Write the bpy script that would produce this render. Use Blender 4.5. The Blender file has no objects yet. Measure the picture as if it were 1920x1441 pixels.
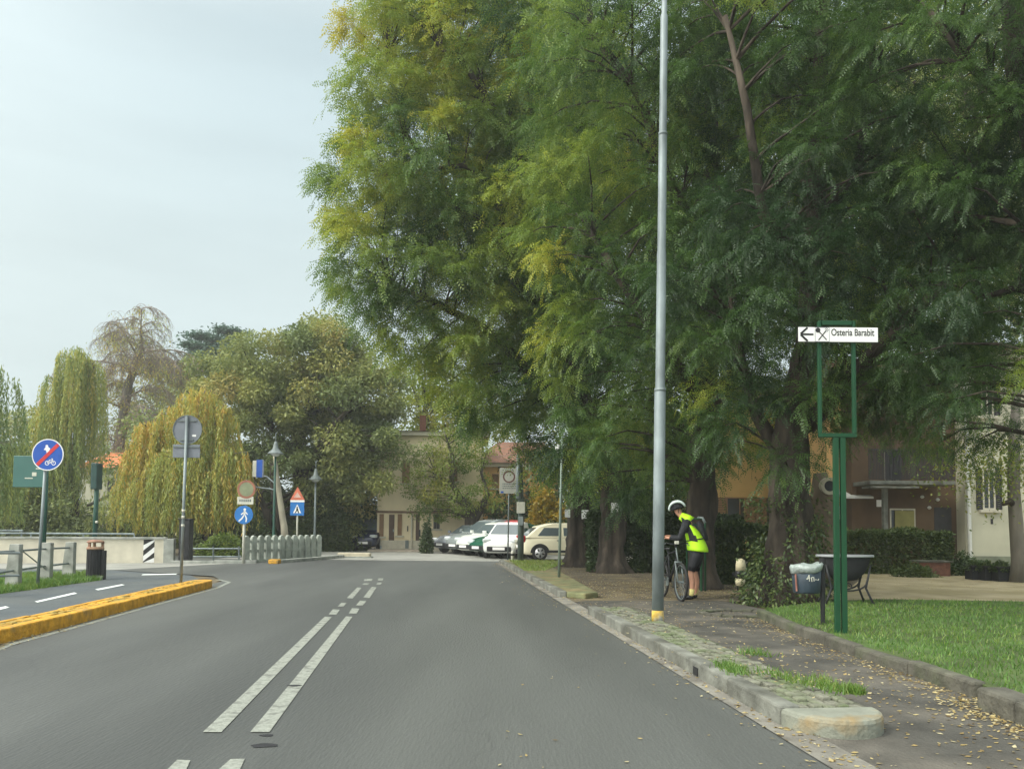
import bpy, bmesh, math, random
import numpy as np
from mathutils import Vector, Matrix, noise
random.seed(7); RNG = np.random.default_rng(11)
R = math.radians
scene = bpy.context.scene
C = scene.collection

# ---------------- camera ----------------
F = 1500.0; CX, CY, HOR = 960.0, 720.5, 985.0
PITCH, ROLL, CAMH = R(2.8), R(0.5), 1.35
SHIFT = (HOR - CY) / F - math.tan(PITCH)
cam = bpy.data.cameras.new('camera'); camo = bpy.data.objects.new('camera', cam); C.objects.link(camo)
cam.sensor_width = 36.0; cam.lens = 36.0 * F / 1920.0
cam.shift_y = SHIFT * F / 1920.0
cam.clip_start = 0.1; cam.clip_end = 3000
CM = Matrix.Translation((0, 0, CAMH)) @ Matrix.Rotation(R(90) + PITCH, 4, 'X') @ Matrix.Rotation(ROLL, 4, 'Z')
camo.matrix_world = CM
scene.camera = camo
CR = CM.to_3x3()

def ray(u, v):
    return CR @ Vector(((u - CX) / F, (CY - v) / F + SHIFT, -1.0))
def P(u, v, z=0.0):                      # photo pixel -> point on the level z
    d = ray(u, v); k = (z - CAMH) / d.z
    return Vector((d.x * k, d.y * k, z))
def Q(u, v, Y):                          # photo pixel -> point at distance Y
    d = ray(u, v); k = Y / d.y
    return Vector((d.x * k, Y, CAMH + d.z * k))

# ---------------- sky and sun ----------------
w = bpy.data.worlds.new("World"); scene.world = w; w.use_nodes = True
nt = w.node_tree; nt.nodes.clear(); N = nt.nodes.new; Lk = nt.links.new
SUN_EL, SUN_AZ = R(41), R(238)          # azimuth clockwise from +Y: the sun stands behind the camera on its left
out = N('ShaderNodeOutputWorld'); bg = N('ShaderNodeBackground'); Lk(bg.outputs[0], out.inputs[0])
sky = N('ShaderNodeTexSky'); sky.sky_type = 'NISHITA'; sky.sun_disc = False
sky.sun_elevation = SUN_EL; sky.sun_rotation = SUN_AZ; sky.dust_density = 3.0; sky.air_density = 1.0
tc = N('ShaderNodeTexCoord'); sep = N('ShaderNodeSeparateXYZ'); Lk(tc.outputs['Generated'], sep.inputs[0])
rmp = N('ShaderNodeValToRGB'); Lk(sep.outputs[2], rmp.inputs[0])       # overcast: pale at the horizon, brighter overhead
e = rmp.color_ramp.elements
e[0].position = 0.0; e[0].color = (7.2, 8.2, 8.1, 1)
e[1].position = 0.30; e[1].color = (6.6, 7.75, 7.85, 1)
for p, c in ((0.52, (5.8, 7.1, 7.5, 1)), (0.70, (10.5, 11.5, 11.5, 1)), (1.0, (19, 20, 19.5, 1))):
    q = e.new(p); q.color = c
mp = N('ShaderNodeMapping'); mp.inputs['Scale'].default_value = (1.2, 1.2, 7); Lk(tc.outputs['Generated'], mp.inputs[0])
nz = N('ShaderNodeTexNoise'); nz.inputs['Scale'].default_value = 1.6; nz.inputs['Detail'].default_value = 5; Lk(mp.outputs[0], nz.inputs[0])
mr = N('ShaderNodeMapRange'); mr.inputs['From Min'].default_value = .3; mr.inputs['From Max'].default_value = .7
mr.inputs['To Min'].default_value = .93; mr.inputs['To Max'].default_value = 1.06; Lk(nz.outputs[0], mr.inputs[0])
mul = N('ShaderNodeMixRGB'); mul.blend_type = 'MULTIPLY'; mul.inputs[0].default_value = 1; Lk(rmp.outputs[0], mul.inputs[1]); Lk(mr.outputs[0], mul.inputs[2])
vd = N('ShaderNodeVectorMath'); vd.operation = 'DOT_PRODUCT'; Lk(tc.outputs['Generated'], vd.inputs[0])     # the veiled sun brightens the cloud around it
vd.inputs[1].default_value = (math.sin(SUN_AZ)*math.cos(SUN_EL), math.cos(SUN_AZ)*math.cos(SUN_EL), math.sin(SUN_EL))
gm = N('ShaderNodeMath'); gm.operation = 'MAXIMUM'; gm.inputs[1].default_value = 0; Lk(vd.outputs['Value'], gm.inputs[0])
gp_ = N('ShaderNodeMath'); gp_.operation = 'POWER'; gp_.inputs[1].default_value = 2.5; Lk(gm.outputs[0], gp_.inputs[0])
gc = N('ShaderNodeMixRGB'); gc.inputs[1].default_value = (0, 0, 0, 1); gc.inputs[2].default_value = (26, 25, 22, 1); Lk(gp_.outputs[0], gc.inputs[0])
ga = N('ShaderNodeMixRGB'); ga.blend_type = 'ADD'; ga.inputs[0].default_value = 1; Lk(mul.outputs[0], ga.inputs[1]); Lk(gc.outputs[0], ga.inputs[2])
mx = N('ShaderNodeMixRGB'); mx.inputs[0].default_value = 0.88; Lk(sky.outputs[0], mx.inputs[1]); Lk(ga.outputs[0], mx.inputs[2])
Lk(mx.outputs[0], bg.inputs[0]); bg.inputs[1].default_value = 0.1
sun = bpy.data.lights.new('sun', 'SUN'); sun.energy = 1.5; sun.angle = R(10); sun.color = (1, .95, .86)
suno = bpy.data.objects.new('sun', sun); C.objects.link(suno)
sd = Vector((math.sin(SUN_AZ) * math.cos(SUN_EL), math.cos(SUN_AZ) * math.cos(SUN_EL), math.sin(SUN_EL)))
suno.rotation_euler = sd.to_track_quat('Z', 'Y').to_euler(); suno.location = (0, 0, 60)
scene.view_settings.view_transform = 'Standard'; scene.view_settings.look = 'None'
scene.view_settings.exposure = 0.20; scene.view_settings.gamma = 1.0
scene.cycles.max_bounces = 6; scene.cycles.diffuse_bounces = 3; scene.cycles.glossy_bounces = 2
scene.cycles.transmission_bounces = 4; scene.cycles.transparent_max_bounces = 6
scene.cycles.use_denoising = True

# ---------------- materials ----------------
MATS = {}
def pm(name, col, rough=.7, var=.18, scale=6.0, bump=0.0, metal=0.0, col2=None, detail=4, bscale=None, spec=.4, c2amt=(.45, .62), stretch=None, emit=None):
    if name in MATS: return MATS[name]
    m = bpy.data.materials.new(name); m.use_nodes = True; t = m.node_tree; b = t.nodes['Principled BSDF']
    b.inputs['Roughness'].default_value = rough; b.inputs['Metallic'].default_value = metal
    b.inputs['Specular IOR Level'].default_value = spec
    co = t.nodes.new('ShaderNodeTexCoord'); src = co.outputs['Object']
    if stretch:
        mpn = t.nodes.new('ShaderNodeMapping'); mpn.inputs['Scale'].default_value = stretch; t.links.new(src, mpn.inputs[0]); src = mpn.outputs[0]
    n = t.nodes.new('ShaderNodeTexNoise'); n.inputs['Scale'].default_value = scale; n.inputs['Detail'].default_value = detail
    t.links.new(src, n.inputs['Vector'])
    r = t.nodes.new('ShaderNodeMapRange'); r.inputs['From Min'].default_value = .3; r.inputs['From Max'].default_value = .7
    r.inputs['To Min'].default_value = 1 - var; r.inputs['To Max'].default_value = 1 + var; t.links.new(n.outputs[0], r.inputs[0])
    base = t.nodes.new('ShaderNodeMixRGB'); base.blend_type = 'MULTIPLY'; base.inputs[0].default_value = 1
    base.inputs[1].default_value = (*col, 1); t.links.new(r.outputs[0], base.inputs[2])
    if col2:
        n2 = t.nodes.new('ShaderNodeTexNoise'); n2.inputs['Scale'].default_value = scale * .35; n2.inputs['Detail'].default_value = 6
        t.links.new(src, n2.inputs['Vector'])
        r2 = t.nodes.new('ShaderNodeMapRange'); r2.inputs['From Min'].default_value = c2amt[0]; r2.inputs['From Max'].default_value = c2amt[1]; t.links.new(n2.outputs[0], r2.inputs[0])
        m2 = t.nodes.new('ShaderNodeMixRGB'); t.links.new(r2.outputs[0], m2.inputs[0]); m2.inputs[1].default_value = (*col, 1); m2.inputs[2].default_value = (*col2, 1)
        t.links.new(m2.outputs[0], base.inputs[1])
    t.links.new(base.outputs[0], b.inputs['Base Color'])
    if bump:
        bn = t.nodes.new('ShaderNodeTexNoise'); bn.inputs['Scale'].default_value = bscale or scale * 3; bn.inputs['Detail'].default_value = 6
        t.links.new(src, bn.inputs['Vector'])
        bp = t.nodes.new('ShaderNodeBump'); bp.inputs['Strength'].default_value = bump; bp.inputs['Distance'].default_value = .03
        t.links.new(bn.outputs[0], bp.inputs['Height']); t.links.new(bp.outputs[0], b.inputs['Normal'])
    if emit:
        b.inputs['Emission Color'].default_value = (*emit, 1); b.inputs['Emission Strength'].default_value = 1
    MATS[name] = m; return m

def leafmat(name, stops, trans=.35, nscale=.35, namt=.6, rough=.5):
    """leaf colour from each leaf's own tint plus patches of turning colour"""
    if name in MATS: return MATS[name]
    m = bpy.data.materials.new(name); m.use_nodes = True; t = m.node_tree; t.nodes.clear()
    o = t.nodes.new('ShaderNodeOutputMaterial')
    at = t.nodes.new('ShaderNodeAttribute'); at.attribute_name = 'tint'
    co = t.nodes.new('ShaderNodeTexCoord')
    n = t.nodes.new('ShaderNodeTexNoise'); n.inputs['Scale'].default_value = nscale; n.inputs['Detail'].default_value = 3
    t.links.new(co.outputs['Object'], n.inputs['Vector'])
    r = t.nodes.new('ShaderNodeMapRange'); r.inputs['From Min'].default_value = .3; r.inputs['From Max'].default_value = .7
    r.inputs['To Min'].default_value = -namt / 2; r.inputs['To Max'].default_value = namt / 2; t.links.new(n.outputs[0], r.inputs[0])
    ad = t.nodes.new('ShaderNodeMath'); ad.operation = 'ADD'; t.links.new(at.outputs['Fac'], ad.inputs[0]); t.links.new(r.outputs[0], ad.inputs[1])
    cr = t.nodes.new('ShaderNodeValToRGB'); t.links.new(ad.outputs[0], cr.inputs[0])
    els = cr.color_ramp.elements
    els[0].position = stops[0][0]; els[0].color = (*stops[0][1], 1); els[1].position = stops[-1][0]; els[1].color = (*stops[-1][1], 1)
    for p, c in stops[1:-1]:
        q = els.new(p); q.color = (*c, 1)
    d = t.nodes.new('ShaderNodeBsdfDiffuse'); tr = t.nodes.new('ShaderNodeBsdfTranslucent'); g = t.nodes.new('ShaderNodeBsdfGlossy')
    g.inputs['Roughness'].default_value = rough; g.inputs['Color'].default_value = (.9, 1, .9, 1)
    t.links.new(cr.outputs[0], d.inputs[0]); t.links.new(cr.outputs[0], tr.inputs[0])
    m1 = t.nodes.new('ShaderNodeMixShader'); m1.inputs[0].default_value = trans; t.links.new(d.outputs[0], m1.inputs[1]); t.links.new(tr.outputs[0], m1.inputs[2])
    m2 = t.nodes.new('ShaderNodeMixShader'); m2.inputs[0].default_value = .04; t.links.new(m1.outputs[0], m2.inputs[1]); t.links.new(g.outputs[0], m2.inputs[2])
    t.links.new(m2.outputs[0], o.inputs[0]); MATS[name] = m; return m

# ---------------- mesh helpers ----------------
class MB:
    def __init__(s): s.v = []; s.f = []; s.mi = []; s.m = 0; s.M = None
    def add(s, vs, fs):
        o = len(s.v)
        s.v += [(s.M @ Vector(a)) if s.M else Vector(a) for a in vs]
        s.f += [tuple(i + o for i in f) for f in fs]; s.mi += [s.m] * len(fs); return s
    def box(s, x0, x1, y0, y1, z0, z1):
        return s.add([(x0,y0,z0),(x1,y0,z0),(x1,y1,z0),(x0,y1,z0),(x0,y0,z1),(x1,y0,z1),(x1,y1,z1),(x0,y1,z1)],
                     [(0,3,2,1),(4,5,6,7),(0,1,5,4),(1,2,6,5),(2,3,7,6),(3,0,4,7)])
    def bx(s, c, d): return s.box(c[0]-d[0]/2, c[0]+d[0]/2, c[1]-d[1]/2, c[1]+d[1]/2, c[2]-d[2]/2, c[2]+d[2]/2)
    def tube(s, pts, rad, seg=10, cap=True, jag=0.0, seed=0):
        pts = [Vector(p) for p in pts]
        if not hasattr(rad, '__len__'): rad = [rad] * len(pts)
        rings = []; prev = None
        for i, p in enumerate(pts):
            t = (pts[min(i+1, len(pts)-1)] - pts[max(i-1, 0)])
            if t.length < 1e-9: t = Vector((0, 0, 1))
            t.normalize()
            if prev is None:
                a = Vector((1, 0, 0)) if abs(t.x) < .8 else Vector((0, 1, 0)); b = t.cross(a).normalized()
            else: b = (prev - t * prev.dot(t)).normalized()
            prev = b; c = t.cross(b); ring = []
            for k in range(seg):
                an = 2 * math.pi * k / seg; rr = rad[i]
                if jag: rr *= 1 + jag * (noise.noise(Vector((math.cos(an)*2.2+seed, math.sin(an)*2.2, p.z*.7+seed))) * 1.3 + .6*noise.noise(Vector((math.cos(an)*6+seed, math.sin(an)*6, p.z*1.6))))
                ring.append(p + (b * math.cos(an) + c * math.sin(an)) * rr)
            rings.append(ring)
        fs = []
        for i in range(len(pts) - 1):
            for k in range(seg):
                k2 = (k + 1) % seg; fs.append((i*seg+k, i*seg+k2, (i+1)*seg+k2, (i+1)*seg+k))
        if cap: fs += [tuple(range(seg))[::-1], tuple((len(pts)-1)*seg + k for k in range(seg))]
        return s.add([q for r in rings for q in r], fs)
    def cyl(s, a, b, r, seg=12, r2=None): return s.tube([a, b], [r, r if r2 is None else r2], seg)
    def lathe(s, prof, seg=20, c=(0, 0, 0)):     # profile of (r, z)
        vs = [(c[0] + r*math.cos(2*math.pi*k/seg), c[1] + r*math.sin(2*math.pi*k/seg), c[2] + z) for r, z in prof for k in range(seg)]
        fs = [(i*seg+k, i*seg+(k+1)%seg, (i+1)*seg+(k+1)%seg, (i+1)*seg+k) for i in range(len(prof)-1) for k in range(seg)]
        fs += [tuple(range(seg))[::-1], tuple((len(prof)-1)*seg + k for k in range(seg))]
        return s.add(vs, fs)
    def prism(s, poly, y0, y1):                  # polygon of (x, z) facing the viewer, from y0 to y1
        n = len(poly)
        return s.add([(x, y0, z) for x, z in poly] + [(x, y1, z) for x, z in poly],
                     [tuple(range(n)), tuple(range(2*n-1, n-1, -1))] + [(i, i+n, (i+1)%n+n, (i+1)%n) for i in range(n)])
    def slab(s, poly, z0, z1):                   # plan polygon of (x, y), counter-clockwise
        n = len(poly)
        return s.add([(x, y, z0) for x, y in poly] + [(x, y, z1) for x, y in poly],
                     [tuple(range(n))[::-1], tuple(range(n, 2*n))] + [(i, (i+1)%n, (i+1)%n+n, i+n) for i in range(n)])
    def ring(s, c, ro, ri, y0, y1, seg=32):      # flat ring facing the viewer
        for k in range(seg):
            a, b = 2*math.pi*k/seg, 2*math.pi*(k+1)/seg
            pr = [(c[0]+ro*math.cos(a), c[1]+ro*math.sin(a)), (c[0]+ro*math.cos(b), c[1]+ro*math.sin(b)), (c[0]+ri*math.cos(b), c[1]+ri*math.sin(b)), (c[0]+ri*math.cos(a), c[1]+ri*math.sin(a))]
            s.add([(x, y0, z) for x, z in pr] + [(x, y1, z) for x, z in pr], [(0,1,2,3), (0,4,5,1), (2,6,7,3)])
        return s
    def disc(s, c, r, y0, y1, seg=32): return s.prism([(c[0]+r*math.cos(2*math.pi*k/seg), c[1]+r*math.sin(2*math.pi*k/seg)) for k in range(seg)], y0, y1)
    def obj(s, name, mats, parent=None, loc=None, rz=0, smooth=False, bevel=0, sub=0):
        me = bpy.data.meshes.new(name); me.from_pydata([tuple(a) for a in s.v], [], s.f)
        mats = mats if isinstance(mats, (list, tuple)) else [mats]
        for m in mats: me.materials.append(m)
        me.polygons.foreach_set('material_index', s.mi)
        bm = bmesh.new(); bm.from_mesh(me); bmesh.ops.recalc_face_normals(bm, faces=bm.faces); bm.to_mesh(me); bm.free()
        if smooth: me.polygons.foreach_set('use_smooth', [True] * len(me.polygons))
        me.update(); o = bpy.data.objects.new(name, me); C.objects.link(o)
        if parent: o.parent = parent
        if loc is not None: o.location = loc
        o.rotation_euler.z = rz
        if bevel:
            b = o.modifiers.new('bevel', 'BEVEL'); b.width = bevel; b.segments = 2; b.limit_method = 'ANGLE'; b.angle_limit = R(40)
        if sub:
            b = o.modifiers.new('sub', 'SUBSURF'); b.levels = sub; b.render_levels = sub
        return o

def tag(o, label, cat, group=None, kind=None):
    if label: o['label'] = label
    if cat: o['category'] = cat
    if group: o['group'] = group
    if kind: o['kind'] = kind
    return o
def thing(name, label, cat, loc, rz=0, group=None):
    o = bpy.data.objects.new(name, None); C.objects.link(o); o.empty_display_size = .2
    o.location = loc; o.rotation_euler.z = rz; return tag(o, label, cat, group)
def struct(o): o['kind'] = 'structure'; return o
def dup(root, loc, rz, label, group=None):
    r = root.copy(); C.objects.link(r); r.location = loc; r.rotation_euler.z = rz; r['label'] = label
    if group: r['group'] = group
    for ch in list(root.children):
        c = ch.copy(); C.objects.link(c); c.parent = r
        for g in list(ch.children):
            d = g.copy(); C.objects.link(d); d.parent = c
    return r
def text_mb(mb, s, size, x, z, y, depth=.002):   # lettering facing the viewer
    cu = bpy.data.curves.new('lettering', 'FONT'); cu.body = s; cu.size = size; cu.extrude = 0; cu.offset = .0022
    to = bpy.data.objects.new('lettering', cu); C.objects.link(to); bpy.context.view_layer.update()
    me = bpy.data.meshes.new_from_object(to.evaluated_get(bpy.context.evaluated_depsgraph_get()))
    vs = [(x + v.co.x, y, z + v.co.y) for v in me.vertices]; mb.add(vs, [tuple(p.vertices) for p in me.polygons])
    wd = max([v.co.x for v in me.vertices] or [0])
    bpy.data.objects.remove(to); bpy.data.meshes.remove(me); return wd

# ---------------- foliage ----------------
def quadmesh(name, V, mat, parent=None, tint=None, loc=None):
    """V: (n, 4, 3) array of leaves"""
    V = np.asarray(V, dtype=np.float32); n = len(V)
    me = bpy.data.meshes.new(name); me.vertices.add(n*4); me.vertices.foreach_set('co', V.reshape(-1))
    me.loops.add(n*4); me.loops.foreach_set('vertex_index', np.arange(n*4, dtype=np.int32))
    me.polygons.add(n); me.polygons.foreach_set('loop_start', np.arange(0, n*4, 4, dtype=np.int32))
    me.polygons.foreach_set('loop_total', np.full(n, 4, dtype=np.int32))
    me.materials.append(mat)
    a = me.attributes.new('tint', 'FLOAT', 'FACE')
    a.data.foreach_set('value', np.asarray(tint if tint is not None else RNG.random(n), dtype=np.float32))
    me.update(calc_edges=True); o = bpy.data.objects.new(name, me); C.objects.link(o)
    if parent: o.parent = parent
    if loc is not None: o.location = loc
    return o
def unit(a): return a / (np.linalg.norm(a, axis=-1, keepdims=True) + 1e-9)
def frames(t, roll=.9):
    up = np.zeros_like(t); up[:, 2] = 1; up += RNG.normal(0, roll*.45, t.shape)
    b = unit(np.cross(t, up)); n = np.cross(b, t); return b, n
def rhombs(pos, t, L, W, roll=1.0):
    """n leaves at pos pointing along t"""
    t = unit(t); b, n = frames(t, roll); L = np.reshape(L, (-1, 1)); W = np.reshape(W, (-1, 1))
    return np.stack([pos, pos + t*L*.5 + b*W*.5 , pos + t*L - n*L*.12, pos + t*L*.5 - b*W*.5], 1)
def frond_template(nl, lw=.30, lh=.12):
    q = []
    for i in range(nl):
        side = 1 if i % 2 else -1; x = .12 + .82 * (i / max(nl-1, 1)); last = i == nl-1
        d = np.array([1, 0, 0.]) if last else unit(np.array([.55, side*.85, -.12])); z = -.25 * x * x
        p = np.array([x, 0, z]); s = unit(np.cross(d, [0, 0, 1])); l = lw * (1.15 - .35*abs(x-.5))
        q.append([p, p + d*l*.5 + s*lh*.5, p + d*l + np.array([0, 0, -.05]), p + d*l*.5 - s*lh*.5])
    return np.array(q)               # (nl, 4, 3)
def fronds(pos, t, L, tmpl, roll=.8):
    t = unit(t); b, n = frames(t, roll); L = np.reshape(L, (-1, 1, 1, 1))
    X = tmpl[None]                   # (1, nl, 4, 3)
    V = pos[:, None, None, :] + L * (X[..., 0:1]*t[:, None, None, :] + X[..., 1:2]*b[:, None, None, :] + X[..., 2:3]*n[:, None, None, :])
    return V.reshape(-1, 4, 3)
def rand_dir(n):
    return unit(RNG.normal(size=(n, 3)))

def sample_crown(ells, spacing, core=.0):
    """points spread through a union of ellipsoids at least spacing apart"""
    pts = []; grid = {}
    tot = sum(e[1][0]*e[1][1]*e[1][2] for e in ells)
    for c, r in ells:
        c = np.array(c); r = np.array(r); n = int(6 * 4.2 * r.prod() / spacing**3) + 8
        p = rand_dir(n) * (RNG.random((n, 1))**(1/3) * (1-core) + core) * r + c
        for q in p:
            k = tuple((q // spacing).astype(int)); ok = True
            for a in (-1, 0, 1):
                for b in (-1, 0, 1):
                    for d in (-1, 0, 1):
                        for s in grid.get((k[0]+a, k[1]+b, k[2]+d), ()):
                            if ((s - q)**2).sum() < spacing**2: ok = False; break
                        if not ok: break
                    if not ok: break
                if not ok: break
            if ok: grid.setdefault(k, []).append(q); pts.append(q)
    return np.array(pts)
def EL(base, *specs):
    """ellipsoids given as photo centre, distance, radii (photo px, photo px, metres); relative to base"""
    o = []
    for u, v, Y, ru, rv, ry in specs:
        c = Q(u, v, Y) - Vector(base); o.append(((c.x, c.y, c.z), (ru*Y/F, ry, rv*Y/F)))
    return o
def spray_tree(name, label, base, ells, limbs, mat, bark, spacing=1.0, nsp=20, nfr=8, splen=.75, frL=.24, nl=7, lw=.28, lh=.12,
               tint=(.35, .15), yellow=0., br=.035, group=None, cat='tree', trunk_jag=.18):
    root = thing(name, label, cat, base, 0, group)
    tb = MB(); nodes = []
    for i, (path, rad) in enumerate(limbs):
        if i == 0:          # close rings so that burrs and hollows show
            pp, rr_ = [], []
            for a_ in range(len(path)-1):
                p0, p1 = Vector(path[a_]), Vector(path[a_+1]); ns = max(1, int((p1-p0).length/(.13 if p0.z < 3.5 else .35)))
                for q_ in range(ns): pp.append(p0.lerp(p1, q_/ns)); rr_.append(rad[a_]*(1-q_/ns)+rad[a_+1]*q_/ns)
            pp.append(Vector(path[-1])); rr_.append(rad[-1])
            ring_v = len(tb.v); tb.tube(pp, rr_, 30)
            for vi in range(ring_v, len(tb.v)):
                v_ = tb.v[vi]; ci = min((vi-ring_v)//30, len(pp)-1); c_ = pp[ci]; o_ = Vector((base[0]*3, base[1], 0)); f_ = max(.35, 1-max(0, v_.z-2)/4)
                tb.v[vi] = c_ + (v_-c_)*(1 + f_*(.34*noise.noise((v_-c_).normalized()*1.3+Vector((0, 0, v_.z*1.1))+o_) + .20*noise.noise(v_*Vector((1,1,1)).x*3.4+o_) + .09*noise.noise(v_*8+o_) + .5*max(0, .35-v_.z)))
        else: tb.tube(path, rad, 18 if i == 0 else 9, jag=trunk_jag if i == 0 else .08, seed=i*3.7+base[0])
        for a in range(len(path)-1):
            for k in range(6):
                f = k/6; p = Vector(path[a]).lerp(Vector(path[a+1]), f)
                if p.z > 2.2: nodes.append((*p, rad[a]*(1-f)+rad[a+1]*f))
    tb.obj('trunk', bark, root, smooth=True)
    bo = sample_crown(ells, spacing); nodes = np.array(nodes)
    bb = MB()
    cen = np.array([np.array(e[0]) for e in ells]).mean(0)
    outw = []
    for q in bo:
        dd = np.linalg.norm(nodes[:, :3] - q, axis=1) + np.maximum(0, nodes[:, 2] - q[2] + .4) * .9
        j = int(dd.argmin()); a = Vector(nodes[j, :3]); b = Vector(q); d = b - a; l = d.length
        m = a.lerp(b, .5) + Vector((random.uniform(-.1, .1)*l, random.uniform(-.1, .1)*l, .12*l)); r0 = min(br*(.5+.25*l), nodes[j, 3]*.7)
        bb.tube([a, a.lerp(m, .5)+Vector((0,0,.02*l)), m, m.lerp(b, .55)+Vector((0,0,.04*l)), b], [r0, r0*.8, r0*.6, r0*.4, r0*.22], 5, cap=False)
        outw.append(np.array(d.normalized() if l > .1 else (0, 0, 1)))
    bb.obj('branch', bark, root, smooth=True)
    outw = np.array(outw); n = len(bo)
    # every bough carries a fan of drooping sprays; every spray carries pinnate leaves
    idx = np.repeat(np.arange(n), nsp); m = len(idx)
    sdir = unit(rand_dir(m)*np.array([1, 1, .8]) + outw[idx]*.40 + np.array([0, 0, .10]))
    sz = np.repeat(RNG.uniform(.75, 1.25, n), nsp)
    sl = splen * RNG.uniform(.5, 1.1, m) * sz
    s0 = bo[idx] + sdir * (RNG.random((m, 1))*.25)*spacing
    btint = np.repeat(np.clip(RNG.normal(tint[0], tint[1], n) + yellow*(RNG.random(n) < .08), 0, 1), nsp)
    tt = np.linspace(.12, 1, nfr); fp = []; fd = []
    side = unit(np.cross(sdir, np.array([0, 0, 1.]) + RNG.normal(0, .25, (m, 3))))
    for i, t in enumerate(tt):
        p = s0 + sdir*(sl*t)[:, None]; p[:, 2] -= sl*.34*t*t
        tan = sdir.copy(); tan[:, 2] -= .7*t
        d = unit(tan)*.8 + side*(.75 if i % 2 else -.75)*(1.05-t*.6) + RNG.normal(0, .22, (m, 3)); d[:, 2] -= .28
        fp.append(p); fd.append(d)
    fp = np.concatenate(fp); fd = np.concatenate(fd); ft = np.tile(btint, nfr)
    keep = RNG.random(len(fp)) < .93; fp, fd, ft = fp[keep], fd[keep], ft[keep]
    T = frond_template(nl, lw, lh)
    V = fronds(fp, fd, frL*RNG.uniform(.7, 1.2, len(fp)), T)
    tn = np.repeat(ft + RNG.normal(0, .07, len(ft)), nl) + RNG.normal(0, .04, len(fp)*nl)
    quadmesh('crown', V, mat, root, np.clip(tn, 0, 1))
    return root

def bush(name, label, loc, size, n, mat, lsz=(.07, .04), cat='shrub', group=None, boxy=False, tint=(.4, .2), stem=None, rz=0, lump=.25):
    """a shrub or clipped hedge: leaves in a shell that follows an uneven surface, over twigs"""
    root = thing(name, label, cat, loc, rz, group); sx, sy, sz = size
    if boxy:
        p = RNG.uniform(-1, 1, (n, 3)); ax = RNG.choice(3, n, p=[.2, .45, .35]); sg = RNG.choice([-1, 1], n)
        p[np.arange(n), ax] = sg * (1 - np.abs(RNG.normal(0, .16, n))); p[:, 2] = np.abs(p[:, 2]*.5+.5); d = np.zeros((n, 3)); d[np.arange(n), ax] = sg; d[:, 2] = np.abs(d[:, 2])
        pos = p * np.array([sx, sy, sz]); pos[:, 2] = p[:, 2]*sz
        ph = np.array([noise.noise(Vector((q[0]*1.6+loc[0], q[1]*1.6, q[2]*1.6))) for q in pos]); pos += d*(ph*lump*.6)[:, None]
    else:
        d = rand_dir(n); d[:, 2] = np.abs(d[:, 2])*1.0; rr = 1 - np.abs(RNG.normal(0, .22, n))
        ph = np.array([noise.noise(Vector((q[0]*2.3+loc[0], q[1]*2.3, q[2]*2.3+loc[1]))) for q in d]); pos = d*(rr*(1+ph*lump*2))[:, None]*np.array([sx, sy, sz])
    V = rhombs(pos, d*.6 + RNG.normal(0, .7, (n, 3)), RNG.uniform(.7, 1.3, n)*lsz[0], RNG.uniform(.7, 1.3, n)*lsz[1])
    tn = np.clip(RNG.normal(tint[0], tint[1], n), 0, 1)
    quadmesh('foliage', V, mat, root, tn)
    tb = MB()
    for k in range(9 if not boxy else max(8, int(sx*7))):
        x = random.uniform(-.8, .8)*sx*(1 if boxy else .3); y = random.uniform(-.5, .5)*sy*(1 if boxy else .3)
        tb.tube([(x, y, 0), (x*1.2+random.uniform(-.05, .05), y*1.3, sz*.45), (x*1.5 if not boxy else x+random.uniform(-.1, .1), y*1.4, sz*.85)], [.02, .014, .006], 5)
    tb.obj('stem', stem or MATS['bark_dark'], root)
    return root
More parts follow.
